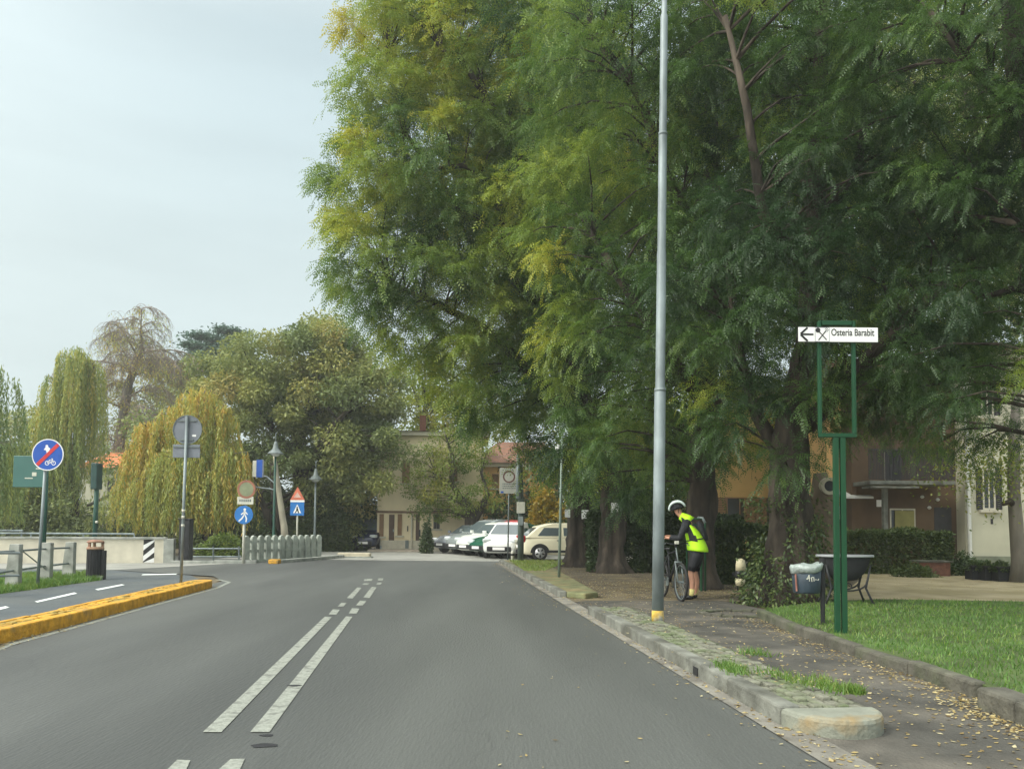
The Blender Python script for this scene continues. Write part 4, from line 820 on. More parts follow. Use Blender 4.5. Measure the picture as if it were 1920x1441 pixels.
o = MB().box(-h-.02, h+.02, -.06, -.045, z3, z2).obj('square', blue2, t, bevel=.01); zc = (z2+z3)/2
m = MB(); m.prism([(-h*.62, z3+.10), (h*.62, z3+.10), (0, z2-.08)], -.064, -.062); m.obj('white_triangle', plate_white, o)
m = MB(); m.disc((.0, zc+.06), .03, -.067, -.066, 10); m.prism([(-.03, zc+.03), (.03, zc+.03), (.05, zc-.06), (.09, zc-.17), (.05, zc-.17), (0, zc-.07), (-.06, zc-.17), (-.1, zc-.17), (-.04, zc-.06)], -.067, -.066); m.obj('pictogram', ink, o)
# limited traffic zone sign
b = P(952, 1053); y = b.y; t = thing('road_sign', 'tall cream zone sign with a dark ring, in front of the white car', 'sign', b); k = y/F
MB().cyl((0, 0, 0), (.03, 0, Q(953, 880, y).z), .028).obj('pole', galv_dark, t, smooth=True)
zt, zb = Q(954, 877, y).z, Q(954, 925, y).z; o = MB().box(-.30*y/27, .44*y/27*.72, -.05, -.035, zb, zt).obj('panel', pm('panel_pale', (.44, .45, .40), .55, .08, 5), t, bevel=.012)
cx = .02; MB().ring((cx, zt-.33), .23, .175, -.055, -.051, 36).obj('ring', pm('ring_brown', (.14, .07, .06), .5, .1, 5), o)
m = MB(); random.seed(3)
for r_, (zz, hh) in enumerate(((zt-.62, .045), (zt-.70, .035), (zt-.78, .035))):
    x = cx-.24
    while x < cx+.24: wv = random.uniform(.02, .07); m.box(x, min(x+wv, cx+.26), -.054, -.051, zz, zz+hh); x += wv+.018
    m.obj('lettering', galv_dark, o); m = MB()
m = MB(); MB().box(cx-.30, cx-.20, -.054, -.051, zb+.02, zb+.09).obj('pictogram', blue, o)
# grey post with box and leaning pipe next to it
b = P(976, 1057); y = b.y; t = thing('utility_post', 'thick grey green post with a pale meter box beside the zone sign', 'post', b); k = y/F
MB().tube([(0, 0, 0), (0, 0, Q(975, 960, y).z), (-.05, 0, Q(972, 870, y).z)], [.115, .11, .10], 14).obj('post', pm('post_green', (.085, .115, .10), .6, .2, 4), t, smooth=True)
MB().tube([(-.10, -.1, Q(970, 935, y).z), (-.10, -.1, Q(971, 850, y).z)], [.09, .07], 12).obj('sleeve', galv, t, smooth=True)
o = MB().box(-.15, .14, -.28, -.09, Q(975, 962, y).z, Q(975, 941, y).z).obj('meter_box', sign_cream, t, bevel=.015)
MB().box(-.08, .08, -.26, -.09, Q(975, 985, y).z, Q(975, 968, y).z).obj('junction_box', galv, t, bevel=.01)
b = P(961, 1056); t = thing('bollard', 'short pale bollard at the foot of the grey green post', 'bollard', b)
MB().lathe([(.06, 0), (.06, .40), (.05, .44), (.03, .46)], 14).obj('shaft', sign_cream, t, smooth=True); MB().lathe([(.066, .28), (.066, .36)], 14).obj('band', black, t, smooth=True)
# slim lamp pole by the trees
b = P(1048, 1086, .05); b.z = .05; y = b.y; t = thing('slim_pole', 'slim grey pole with a small white lamp, standing at the kerb before the tree trunks', 'pole', b)
zt = Q(1053, 800, y).z; MB().tube([(0, 0, 0), (.03, 0, zt*.5), (.065, 0, zt)], [.036, .032, .024], 12).obj('pole', pm('pole_green', (.20, .26, .22), .5, .15, 4, metal=.2), t, smooth=True)
o = MB().tube([(.065, 0, zt-.02), (-.02, 0, zt+.01), (-.10, 0, zt-.01)], .012, 8).obj('arm', galv_dark, t)
zz = Q(1044, 845, y).z; MB().lathe([(.02, -.10), (.055, -.08), (.065, 0), (.05, .08), (.02, .11)], 14, c=(-.045, -.02, zz)).obj('lamp', white, t, smooth=True)
# tall galvanised lamp column on the near island
b = P(1233, 1162, .12); b.z = .10; y = b.y; t = thing('lamp_post', 'tall stepped galvanised lamp column rising from the near kerb island', 'lamp post', b)
zt = Q(1243, -60, y).z; s = [(0, .078), (Q(1237, 920, y).z, .076), (Q(1237, 745, y).z, .075), (Q(1238, 740, y).z, .064), (Q(1239, 490, y).z, .063), (Q(1239, 484, y).z, .0575), (Q(1241, 265, y).z, .057), (Q(1241, 260, y).z, .051), (Q(1242, 45, y).z, .050), (Q(1243, 38, y).z, .036), (zt, .034)]
m = MB(); m.tube([(z/zt*.10, 0, z) for z, r in s], [r for z, r in s], 24); m.obj('column', galv, t, smooth=True)
m = MB(); m.tube([(z/zt*.10, 0, z) for z in (-.02, .06, .15)], [.081, .0805, .0785], 24); m.obj('rust_foot', pm('rust_yellow', (.50, .34, .06), .8, .35, 12, .2, col2=(.28, .29, .26)), t, smooth=True)
for zz in (Q(1237, 745, y).z, Q(1238, 490, y).z, Q(1240, 265, y).z): m = MB(); m.tube([(zz/zt*.10, 0, zz-.02), (zz/zt*.10, 0, zz+.02)], [r_ for r_ in (.0775 if zz < 3.2 else (.066 if zz < 4.6 else .0600),)*2], 24); m.obj('collar', galv, t, smooth=True)
# old style bell lamps on the left
def bell_lamp(u, vb, vt, Y, label):
    b = gp(u, vb, Y); t = thing('street_lamp', label, 'street lamp', b, 0, 'old style bell lamps by the railing'); zt = Q(u, vt, Y).z
    MB().lathe([(.13, 0), (.12, .5), (.07, .6), (.055, 1.2), (.045, zt-.9)], 12).obj('post', dark_green if u < 550 else galv, t, smooth=True)
    o = MB().lathe([(.34, -.02), (.33, .0), (.22, .10), (.12, .20), (.08, .42), (.05, .5)], 18, c=(0, 0, zt-.85)).obj('shade', galv_dark, t, smooth=True)
    MB().lathe([(.02, -.14), (.12, -.11), (.20, -.03), (.2, .0)], 16, c=(0, 0, zt-.85)).obj('glass', pm('lamp_glass', (.65, .68, .66), .25, .05, 5), o, smooth=True)
    MB().tube([(0, 0, zt-.4), (.0, 0, zt), (.08, 0, zt+.05)], [.03, .02, .012], 8).obj('finial', galv, t, smooth=True)
bell_lamp(512, 1046, 812, 33.5, 'bell shaded street lamp on a dark post beside the leaning mast')
bell_lamp(589, 1040, 865, 38, 'thinner bell shaded street lamp at the end of the concrete railing')

# ---------------- green frame with the restaurant sign ----------------
b = P(1577, 1186, .115); y = b.y; t = thing('restaurant_sign', 'green steel frame on twin posts in the lawn carrying a white arrow plate', 'sign', b); k = y/F
zt, zm, zb = Q(1573, 602, y).z-.115, Q(1573, 812, y).z-.115, 0; zm2 = Q(1573, 805, y).z-.115
m = MB(); fw = .022
x0, x1 = -38*k, 32*k; m.box(x0, x0+fw+.012, -.03, .03, zm, zt); m.obj('frame_side', frame_green, t, bevel=.004)
m = MB(); m.box(x1-fw-.012, x1, -.03, .03, zm, zt); m.obj('frame_side', frame_green, t, bevel=.004)
m = MB(); m.box(x0+.044, x1-.044, -.03, .03, zt-.055, zt); m.obj('frame_top', frame_green, t, bevel=.004)
m = MB(); m.box(x0, x1, -.03, .03, zm-.05, zm-.002); m.obj('frame_bottom', frame_green, t, bevel=.004)
for s_ in (-1, 1): MB().box(*(sorted((s_*.010, s_*.072))), -.025, .025, -.1, zm-.052).obj('post', frame_green, t, bevel=.005)
zp, zq = Q(1573, 643, y).z-.115, Q(1573, 616, y).z-.115; xa, xb = -78*k, 72*k; ph = zq-zp
o = MB().box(xa, xb, -.062, -.045, zp, zq).obj('arrow_plate', plate_white, t, bevel=.004)
MB().box(xa-.006, xb+.006, -.058, -.042, zp-.006, zq+.006).obj('plate_rim', ink, o)
m = MB(); ym = -.0635; zc = (zp+zq)/2; ax_ = xa+.025
def stroke(m, p, q, wd, y0=ym):
    p, q = Vector(p), Vector(q); d = (q-p).normalized(); n = Vector((-d.y, d.x))*wd/2; m.prism([tuple(p-n), tuple(q-n), tuple(q+n), tuple(p+n)], y0-.001, y0)
stroke(m, (ax_+.012, zc), (ax_+.155, zc), .022); stroke(m, (ax_, zc+.004), (ax_+.085, zc+.082), .024, ym-.0012); stroke(m, (ax_, zc-.004), (ax_+.085, zc-.082), .024, ym-.0024); m.obj('arrow', ink, o)
cx = xa+26.5/150*(xb-xa)+.11; cx = xa+.285
m = MB(); s_ = .085
for q in (((cx-s_, zc-s_), (cx+s_, zc-s_)), ((cx-s_, zc+s_), (cx+s_, zc+s_)), ((cx-s_, zc-s_+.003), (cx-s_, zc+s_-.003)), ((cx+s_, zc-s_+.003), (cx+s_, zc+s_-.003))): stroke(m, *q, .004)
m.obj('icon_border', sign_grey, o)
m = MB(); stroke(m, (cx-.05, zc+.05), (cx+.052, zc-.065), .012); stroke(m, (cx+.045, zc+.045), (cx-.045, zc-.068), .012, ym-.0012)
m.prism([(cx-.052+.026*math.cos(a)*1.0-.013*math.sin(a), zc+.052+.013*math.cos(a)+.026*math.sin(a)) for a in [k_*math.pi/8 for k_ in range(16)]], ym-.0035, ym-.0025)
for d_ in (-.014, -.002, .010): stroke(m, (cx+.043+d_, zc+.043-d_), (cx+.068+d_, zc+.070-d_), .005, ym-.0024)
m.obj('cutlery_icon', ink, o)
m = MB(); text_mb(m, 'Osteria Barabit', .118, xa+.392, zc-.012, ym, 0)
sx = (xb-.045-(xa+.392)) / max(1e-3, max(v.x for v in m.v)-(xa+.392))
m.v = [Vector((xa+.392+(v.x-xa-.392)*sx, v.y, v.z)) for v in m.v]; m.obj('lettering', ink, o)

# ---------------- litter bins, tub, stands ----------------
b = P(177, 1086); t = thing('litter_bin', 'black slatted litter bin with a worn tan hood at the end of the fence', 'litter bin', b); k = b.y/F
hw = .15; zt = H(1086, 1030, b.y); m = MB()
for i in range(18):
    a = 2*math.pi*i/18; m.M = Matrix.Translation((.17*math.cos(a), .17*math.sin(a), 0)) @ Matrix.Rotation(a, 4, 'Z'); m.box(-.01, .01, -.026, .026, .04, zt)
m.M = None; m.obj('slats', black_soft, t); MB().lathe([(.155, .06), (.155, zt-.02)], 20).obj('liner', black, t, smooth=True)
tan = pm('tan_plastic', (.40, .27, .17), .7, .3, 7, .2, col2=(.30, .13, .10))
m = MB(); m.lathe([(.19, zt), (.19, zt+.05), (.17, zt+.06)], 20); m.obj('rim', tan, t, smooth=True)
m = MB()
for a in (.4, 2.2, 4.2): m.bx((.15*math.cos(a), .15*math.sin(a), zt+.11), (.05, .05, .14))
m.obj('hood_support', tan, t); MB().lathe([(.19, zt+.16), (.185, zt+.19), (.12, zt+.225), (.02, zt+.235)], 20).obj('hood', tan, t, smooth=True)
MB().box(.15, .25, -.05, .05, 0, zt-.02).obj('post', black, t, bevel=.01)
MB().bx((.17, -.12, .045), (.12, .12, .09)).obj('foot_block', concrete, t, bevel=.01)
# metal bin with plastic liner on post at the lawn
b = P(1543, 1170, .115); y = b.y; t = thing('litter_bin', 'dark blue bin with clear plastic liner on a black post at the lawn edge', 'litter bin', b); k = y/F
MB().tube([(0, 0, 0), (0, 0, .85)], [.028, .04], 8).obj('post', black, t); 
m = MB(); xc = -30*k; z0, z1 = H(1170, 1112, y), H(1170, 1062, y)
m.lathe([(.155, z0), (.17, z0+.02), (.185, z1)], 24, c=(xc, 0, 0)); 
bin_ = m.obj('bin_body', pm('bin_blue', (.030, .048, .065), .6, .3, 6, .1), t, smooth=True)
m = MB(); pr = [(.19, z1-.09), (.205, z1-.02), (.195, z1+.015), (.16, z1+.0)]; m.lathe(pr, 48, c=(xc, 0, 0))
m.v = [Vector((v.x + .014*noise.noise(v*14), v.y + .014*noise.noise(v*14+Vector((5, 5, 5))), v.z + .03*noise.noise(v*9) + max(0, (v.x-xc))*.18)) for v in m.v]
m.obj('plastic_liner', pm('liner', (.36, .42, .40), .3, .3, 14, .5), t, smooth=True)
m = MB(); cz = H(1170, 1084, y)
for p, q in (((-.06, -.01), (-.035, .05)), ((-.035, .05), (-.03, -.03)), ((-.07, .0), (-.02, .01)), ((-.005, .02), (.0, -.035)), ((0, .02), (.025, .02)), ((.025, .02), (.028, -.03)), ((.045, -.01), (.06, -.01)), ((.075, -.02), (.09, .0))): stroke(m, (xc+p[0], cz+p[1]), (xc+q[0], cz+q[1]), .010, -.19+abs(p[0])*.06)
m.obj('scribble', sign_cream, bin_); MB().tube([(xc-.165, -.11, z0+.03), (xc-.178, -.11, z1-.1)], .012, 6).obj('handle', tan, t); MB().box(-.04, .0, -.02, .02, z0+.1, z1-.1).obj('bracket', black, t)
# black tub with a pale rim on curly iron legs
b = P(1592, 1136, .115); b.x += 0; y = b.y+.5; b = Q(1585, 1132, y); b.z = .115
t = thing('iron_tub', 'black rounded tub with a pale rim on curved iron legs, behind the green twin posts', 'tub', b); k = y/F
zt = H(1136, 1050, y); zb = H(1136, 1092, y); m = MB(); m.M = Matrix.Scale(1, 4) @ Matrix.Diagonal((1, .55, 1, 1))
R0 = 48*k; m.lathe([(.10, zb-.02), (R0*.45, zb), (R0*.72, zb+.10), (R0*.88, zb+.22), (R0*.97, zt-.02), (R0, zt)], 32); m.obj('bowl', black_soft, t, smooth=True)
m = MB(); m.M = Matrix.Diagonal((1, .55, 1, 1)); m.lathe([(R0*.9, zt), (R0*1.10, zt), (R0*1.12, zt+.02), (R0*1.10, zt+.04), (R0*.9, zt+.035)], 32); m.obj('rim', pm('rim_pale', (.34, .36, .38), .35, .1, 5), t, smooth=True)
for sx_ in (-1, 1):
    for sy_ in (-1, 1):
        MB().tube([(sx_*R0*.86, sy_*.13, zb+.25), (sx_*R0*.74, sy_*.14, zb+.02), (sx_*R0*.66, sy_*.14, zb-.13), (sx_*R0*.82, sy_*.16, .10), (sx_*R0*.92, sy_*.17, 0)], [.016, .018, .02, .018, .022], 8).obj('leg', black, t, smooth=True)
for sy_ in (-1, 1):
    m = MB(); m.tube([(R0*.7*math.cos(a), sy_*.14, zb-.03+R0*.34*math.sin(a)) for a in [math.pi+k_*math.pi/12 for k_ in range(13)]], .015, 6); m.tube([(.05*math.cos(a), sy_*.14, zb-.10+.05*math.sin(a)) for a in [k_*math.pi/6 for k_ in range(13)]], .010, 6); m.obj('scrollwork', black, t, smooth=True)
# cream thing with a black belt
b = P(1389, 1112); y = b.y; t = thing('play_rocker', 'small cream rounded panel with a black belt on a bent black leg, beside the hedge', 'rocker', b); k = y/F
z = lambda v: H(1112, v, y); cream = pm('cream_plastic', (.66, .60, .40), .5, .1, 6)
m = MB(); m.lathe([(.03, z(1047)), (.085, z(1050)), (.10, z(1058)), (.105, z(1070))][::-1], 18); m.obj('panel', cream, t, smooth=True)
m = MB(); m.lathe([(.095, z(1096)), (.10, z(1084))], 18, c=(-.01, 0, 0)); m.lathe([(.05, z(1098)), (.095, z(1096))], 18, c=(-.01, 0, 0)); m.obj('panel', cream, t, smooth=True)
m = MB(); m.lathe([(.10, z(1084)+.004), (.12, z(1080)), (.125, z(1074)), (.106, z(1070)-.004)], 18); m.box(-.17, .22, -.03, .03, z(1079), z(1073)); m.obj('belt', black, t, smooth=False)
MB().tube([(.08, 0, z(1085)), (.10, .02, z(1096)), (.05, 0, z(1106)), (.03, 0, 0)], .014, 8).obj('leg', black, t); MB().tube([(-.06, 0, z(1094)), (-.07, 0, 0)], .014, 8).obj('leg', black, t)
# green information frame behind the cyclist
b = P(1318, 1108); y = b.y; t = thing('notice_stand', 'green tubular notice stand with dark panel and grey corners, behind the cyclist', 'notice stand', b); k = y/F
z = lambda v: H(1108, v, y); xl, xr = -.28, .05
m = MB(); m.tube([(xl, .25, 0), (xl, .25, z(985)), (xl+.04, .22, z(974)), (xr-.06, .03, z(972)), (xr, 0, z(980)), (xr, 0, 0)], .022, 8); m.obj('frame', frame_green, t, smooth=True)
m = MB(); m.tube([(xr-.13, .1, z(972)+.012), (xr-.05, .03, z(972)+.01), (xr+.002, 0, z(981))], .03, 8); m.obj('corner_cap', galv, t, smooth=True)
MB().box(xl+.03, xr-.03, .10, .12, z(1058), z(982)).obj('panel', pm('panel_green', (.01, .045, .03), .5, .15, 5), t); MB().bx((-.10, -.02, z(1048)), (.16, .03, .09)).obj('plate', sign_grey, t); MB().tube([(-.03, .02, 0), (-.03, .02, z(1052))], .025, 8).obj('leg', frame_green, t)
# white notices on the trunks
for (u, v, uw, vh, Y, rz, lab) in ((1064, 962, 10, 15, yD-.86, .1, 'leftmost small white notice pinned on the farthest burred trunk'), (1097, 964, 13, 17, yD-.86, -.1, 'white notice pinned just right of the smallest notice'), (1153, 951, 14, 18, yC-.74, 0, 'square white notice pinned highest, on the trunk left of the hedge')):
    c = Q(u, v, Y); k = Y/F; o = MB().box(-uw*k/2, uw*k/2, -.006, 0, -vh*k/2, vh*k/2).obj('paper_notice', plate_white, None, loc=c, rz=rz); tag(o, lab, 'notice', 'white notices on the tree trunks')

# ---------------- fences and the bridge wall ----------------
PB = [(25, 1102, 1020, 20), (85, 1090, 1017, 17), (129, 1082, 1016, 16), (-50, 1120, 1022, 24)]
t = thing('post_and_rail_fence', 'grey concrete posts with two thin steel rails along the grass verge', 'fence', P(85, 1090)); b0 = P(85, 1090)
cs = []
for (u, vb, vt, wpx) in PB:
    c = P(u, vb) - b0; h = H(vb, vt, P(u, vb).y); m = MB(); m.prism([(c.x-.15, 0), (c.x+.13, 0), (c.x+.13, h), (c.x-.07, h), (c.x-.13, h*.35)], c.y-.07, c.y+.07); m.obj('post', concrete, t, bevel=.012); cs.append((c, h))
cs.sort(key=lambda q: q[0].x)
for f in (.84, .40):
    m = MB(); m.tube([(c.x-.0, c.y, h*f) for c, h in cs] + [(cs[-1][0].x+.55, cs[-1][0].y+.4, cs[-1][1]*(f+.0))], .022, 8); m.obj('rail', galv_dark, t)
MB().tube([(cs[1][0].x+.0, cs[1][0].y+.05, .25), (cs[2][0].x, cs[2][0].y+.05, cs[2][1]*.95)], .014, 6).obj('brace', galv, t)
# parapet
a, c = P(-110, 1056), P(306, 1055); t = thing('bridge_parapet', 'low cream plastered bridge wall with a stone coping and pipe rail on top', 'wall', P(306, 1055)); b0 = P(306, 1055)
d = (c-a); L = d.length; rz = math.atan2(d.y, d.x); t.rotation_euler.z = rz
wh = H(1055, 1011, b0.y); plaster = pm('plaster', (.62, .58, .47), .9, .12, 2.5, .2, col2=(.44, .41, .33), c2amt=(.55, .8))
MB().box(-L, 0, 0, .3, -.1, wh).obj('wall', plaster, t); MB().box(-L, .06, -.05, .35, wh, wh+.07).obj('coping', concrete, t, bevel=.01)
MB().box(.0, .32, -.04, .34, -.1, wh+.02).obj('end_pier', concrete, t, bevel=.01)
k = b0.y/F; x = -(306-282)*k; x0, x1 = x-11*k, x+8*k; m = MB(); m.box(x0, x1, -.004, -.001, .02, wh); o = m.obj('hazard_panel', plate_white, t)
m = MB(); wdt = x1-x0
for i in range(4):
    z0 = -.12 + i*.36; pts = [(x0, z0), (x1, z0+.30), (x1, z0+.48), (x0, z0+.18)]
    pts = [(px, min(max(pz, .02), wh)) for px, pz in pts]
    if pts[2][1]-pts[1][1] + pts[3][1]-pts[0][1] > .02: m.prism(pts, -.007, -.005)
m.obj('black_stripes', ink, o)
m = MB(); zr = Q(200, 1000, b0.y).z; m.tube([(-L, .15, zr), (-.95, .15, zr)], .03, 8); m.obj('rail', galv, t)
for x in [-.95 - i*1.55 for i in range(7)]: MB().tube([(x, .15, wh+.05), (x, .15, zr)], .024, 8).obj('rail_post', galv, t)
# second rail farther left
b1 = gp(0, 1040, 31); t = thing('pipe_rail', 'short pipe rail showing above the left end of the bridge wall', 'railing', b1); zr = Q(0, 994, 31).z
MB().tube([(-2.5, 0, zr), (.85, 0, zr)], .04, 8).obj('rail', galv, t)
for x in (-1.6, -.5, .8): MB().tube([(x, 0, 0), (x, 0, zr)], .03, 8).obj('post', galv, t)
# dark cabinet
b1 = P(343, 1055); t = thing('street_cabinet', 'tall narrow black cabinet between the bridge wall and the golden willow', 'cabinet', b1); hz = H(1055, 974, b1.y)
MB().box(-.17, .19, 0, .35, 0, hz).obj('body', black, t, bevel=.02); MB().box(-.13, .15, -.012, -.001, .15, hz-.12).obj('door', black_soft, t); MB().box(-.2, .22, -.03, .38, hz, hz+.04).obj('lid', black, t, bevel=.01)
# low pipe barrier
b1 = P(395, 1052); Yb = b1.y; t = thing('pipe_barrier', 'low grey two rail pipe barrier in front of the golden willow trunk', 'railing', b1)
for v in (1028, 1043): MB().tube([Q(350, v, Yb)-b1, Q(452, v, Yb)-b1], .025, 8).obj('rail', galv, t)
for u in (352, 400, 448): MB().tube([Q(u, 1052, Yb)-b1, Q(u, 1024, Yb)-b1], .03, 8).obj('post', galv_dark, t)
o = thing('bank_kerb', 'low pale kerb in front of the pipe barrier and willow trunk', 'kerb', P(330, 1056)); m = MB(); B0 = P(330, 1056)
kerb_mb(m, rel([P(318, 1056), P(480, 1056)], B0), .2, .10, 1.2, side=1); m.obj('kerb_stone', concrete, o, bevel=.015)
o = thing('bank_kerb', 'pale kerb with a yellow end running along the concrete railing', 'kerb', P(500, 1056)); m = MB(); B0 = P(500, 1056)
kerb_mb(m, rel([P(520, 1056), P(598, 1050), P(648, 1045)], B0), .2, .12, 1.2, side=1); m.obj('kerb_stone', concrete, o, bevel=.015); MB().bx((*(Vector(G(515, 1056))-Vector((B0.x, B0.y))), .07), (.35, .35, .15)).obj('kerb_end', yellow, o, bevel=.03)
b1 = P(660, 1045); o = thing('stone_block', 'low cream stone block at the roadside left of the dark blue van', 'block', b1); MB().box(-.55, .75, -.2, .2, 0, .20).obj('block', pm('stone_cream', (.50, .45, .34), .9, .15, 5, .3), o, bevel=.03); MB().box(-.62, .82, -.26, .26, -.01, .06).obj('base', concrete, o, bevel=.02)
# precast concrete railing
p0, p1 = P(457, 1055), P(597, 1047); p0 = Vector((p0.x, p0.y+.2, 0)); t = thing('concrete_railing', 'precast concrete railing of upright slabs along the canal bank', 'railing', p0)
d = p1-p0; n = 11; hr = H(1055, 1008, p0.y); dn = d.normalized(); rz = math.atan2(d.y, d.x)
conc2 = pm('concrete_pale', (.42, .46, .41), .9, .18, 5, .3, col2=(.30, .33, .29))
for i in range(n+1):
    c = d*(i/n); m = MB(); m.M = Matrix.Translation(c) @ Matrix.Rotation(rz, 4, 'Z'); m.box(-.12, .12, -.06, .06, 0, hr); m.prism([(.10*math.cos(a)+0, hr+.07*math.sin(a)) for a in [q*math.pi/8 for q in range(9)]], -.05, .05); m.obj('post', conc2, t, bevel=.015)
for z in (.06, .46, .84):
    m = MB(); m.M = Matrix.Rotation(rz, 4, 'Z'); m.box(0, d.length, -.02, .02, hr*z-.045, hr*z+.045); m.obj('rail', conc2, t)
for i in range(n//2, n):
    m = MB(); m.M = Matrix.Translation(d*((i+.5)/n)) @ Matrix.Rotation(rz, 4, 'Z'); m.box(-.1, .1, .021, .05, .03, hr*.93); m.obj('infill_slab', conc2, t)
# ---------------- houses ----------------
cream_wall = pm('cream_wall', (.76, .66, .46), .92, .08, 1.2, .15, col2=(.66, .57, .40), c2amt=(.5, .75)); ochre_wall = pm('ochre_wall', (.72, .45, .19), .92, .1, 1.2, .15, col2=(.50, .31, .14), c2amt=(.5, .75))
pale_wall = pm('pale_wall', (.50, .49, .38), .92, .12, 1.0, .2, col2=(.38, .38, .30), c2amt=(.48, .75)); brown_wall = pm('brown_wall', (.12, .078, .046), .92, .2, 1.5, .2, col2=(.08, .052, .034))
roof_tile = pm('roof_tile', (.17, .10, .07), .85, .25, 6, .5, col2=(.28, .12, .07), stretch=(1, 4, 1)); shutter_brown = pm('shutter_brown', (.27, .16, .085), .7, .15, 6); shutter_dark = pm('shutter_dark', (.035, .033, .036), .6, .2, 6)
stone_trim = pm('stone_trim', (.52, .49, .40), .85, .1, 5); glass_dark = pm('glass_dark', (.03, .035, .038), .12, .1, 2, spec=.6); brick = pm('brick', (.17, .075, .05), .9, .25, 12, .4)
metal_white = pm('metal_white', (.62, .63, .60), .5, .08, 5)
def house(name, label, base, rz, W, D, Hh, wallm, ov=.35, rise=1.2, trim=True, roofm=None):
    t = thing(name, label, 'house', base, rz)
    MB().box(0, W, 0, D, -.2, Hh).obj('wall', wallm, t)
    m = MB(); m.add([(-ov, -ov, Hh+.12), (W+ov, -ov, Hh+.12), (W+ov, D+ov, Hh+.12), (-ov, D+ov, Hh+.12), (W*.2, D*.5, Hh+rise), (W*.8, D*.5, Hh+rise)], [(0, 1, 5, 4), (1, 2, 5), (2, 3, 4, 5), (3, 0, 4), (3, 2, 1, 0)])
    rf = m.obj('roof', roofm or roof_tile, t)
    m = MB(); m.box(-ov*.7, W+ov*.7, -ov*.7, 0, Hh-.10, Hh+.115); m.box(-ov*.7, 0, 0, D+ov, Hh-.10, Hh+.115); m.obj('cornice', stone_trim, t, bevel=.02)
    if trim: MB().box(0, W, -.035, 0, 0, .55).obj('plinth', stone_trim, t)
    return t, rf
def window(t, x0, x1, z0, z1, sh=None, closed=False, frame=True, sill=True, y=0.0, name='window'):
    w_ = x1-x0; o = MB().box(x0, x1, y-.012, y-.003, z0, z1).obj(name, glass_dark, t)
    m = MB(); f = .05
    m.box(x0, x0+f, y-.035, y-.0125, z0, z1); m.box(x1-f, x1, y-.035, y-.0125, z0, z1); m.box(x0+f, x1-f, y-.034, y-.0125, z1-f, z1); m.box(x0+f, x1-f, y-.034, y-.0125, z0, z0+f); m.box((x0+x1)/2-.02, (x0+x1)/2+.02, y-.033, y-.0125, z0+f, z1-f)
    m.obj('frame', shutter_brown if sh is shutter_brown else stone_trim, o)
    if sill: MB().box(x0-.12, x1+.12, y-.12, y-.001, z0-.09, z0-.003).obj('sill', stone_trim, t)
    if sh:
        for s_ in (0, 1):
            m = MB()
            if closed: a, b_ = (x0+s_*w_/2+.01, x0+(s_+1)*w_/2-.01)
            else: a, b_ = ((x0-w_/2, x0-.01) if s_ == 0 else (x1+.01, x1+w_/2))
            yy = y-.075 if closed else y-.045
            m.box(a, a+.05, yy, yy+.03, z0, z1); m.box(b_-.05, b_, yy, yy+.03, z0, z1); nl = max(8, int((z1-z0)/.07))
            for i in range(nl): zz = z0+(z1-z0)*i/nl; m.box(a+.05, b_-.05, yy+.004, yy+.026, zz+.006, zz+(z1-z0)/nl-.010)
            m.obj('shutter', sh, o)
    return o
# cream house straight ahead
b = gp(706, 1036, 41); Y = 41; k = Y/F; X = lambda u: (Q(u, 1000, Y).x-b.x); Z = lambda v: Q(706, v, Y).z
t, rf = house('cream_house', 'cream plastered house with tall brown shutters beyond the parked cars', b, R(3), X(905), 7, Z(812), cream_wall, rise=.45)
MB().box(-.05, X(905)+.02, -.10, 0, Z(961), Z(957)).obj('ledge', pm('ledge_brown', (.20, .13, .09), .9, .2, 6), t)
MB().bx((X(787), 1.2, Z(812)+.5), (.3, .4, 1.2)).obj('chimney', brick, rf)
window(t, X(711), X(719), Z(1005), Z(963), shutter_brown, True); window(t, X(745), X(753), Z(1003), Z(963), shutter_brown, True)
o = MB().box(X(729), X(739), -.02, -.002, 0.06, Z(964)).obj('door', pm('door_brown', (.10, .06, .045), .6, .2, 5), t); MB().bx((X(737.5), -.045, 1.05), (.05, .05, .14)).obj('handle', galv, o)
o = MB().box(X(779), X(786), -.02, -.002, 0.05, Z(962)).obj('door', pm('door_brown', (.10, .06, .045), .6, .2, 5), t)
MB().box(X(770), X(773), -.12, -.0, 0, Z(962)).obj('pilaster', stone_trim, t, bevel=.01)
for (u0, u1, v0, v1, nm, mt) in ((760, 766, 1027, 1012, 'vent', galv_dark), (763, 765, 995, 985, 'meter_box', black), (711, 716, 1032, 1022, 'vent', galv), (785, 788, 1005, 992, 'letter_box', shutter_dark)): MB().box(X(u0), X(u1), -.06, -.002, Z(v0), Z(v1)).obj(nm, mt, t)
window(t, X(812), X(824), Z(990), Z(962), shutter_dark, True); window(t, X(840), X(856), Z(900), Z(862), shutter_brown, True); window(t, X(752), X(766), Z(905), Z(862), shutter_brown, True)
MB().box(-.3, X(790), -1.3, -.0, -.1, .10).obj('pavement', pm('pave', (.33, .29, .24), .9, .2, 5, .3), t, bevel=.02)
# ochre house
b = P(893, 1030); Y = b.y+1.5; b = gp(893, 1030, Y); k = Y/F; X = lambda u: (Q(u, 1000, Y).x-b.x); Z = lambda v: Q(930, v, Y).z
t, rf = house('ochre_house', 'ochre house with a brown window behind the cream zone sign', b, R(-3), X(1046), 7, Z(872), ochre_wall, rise=1.7)
window(t, X(921), X(934), Z(988), Z(941), shutter_brown, False, sill=False); window(t, X(968), X(982), Z(990), Z(941), shutter_brown, False); window(t, X(921), X(934), Z(915), Z(888), shutter_brown, True); window(t, X(1008), X(1020), Z(995), Z(941), shutter_dark, True)
MB().box(X(896), X(900), -.1, 0, 0, Z(875)).obj('downpipe', galv, t)
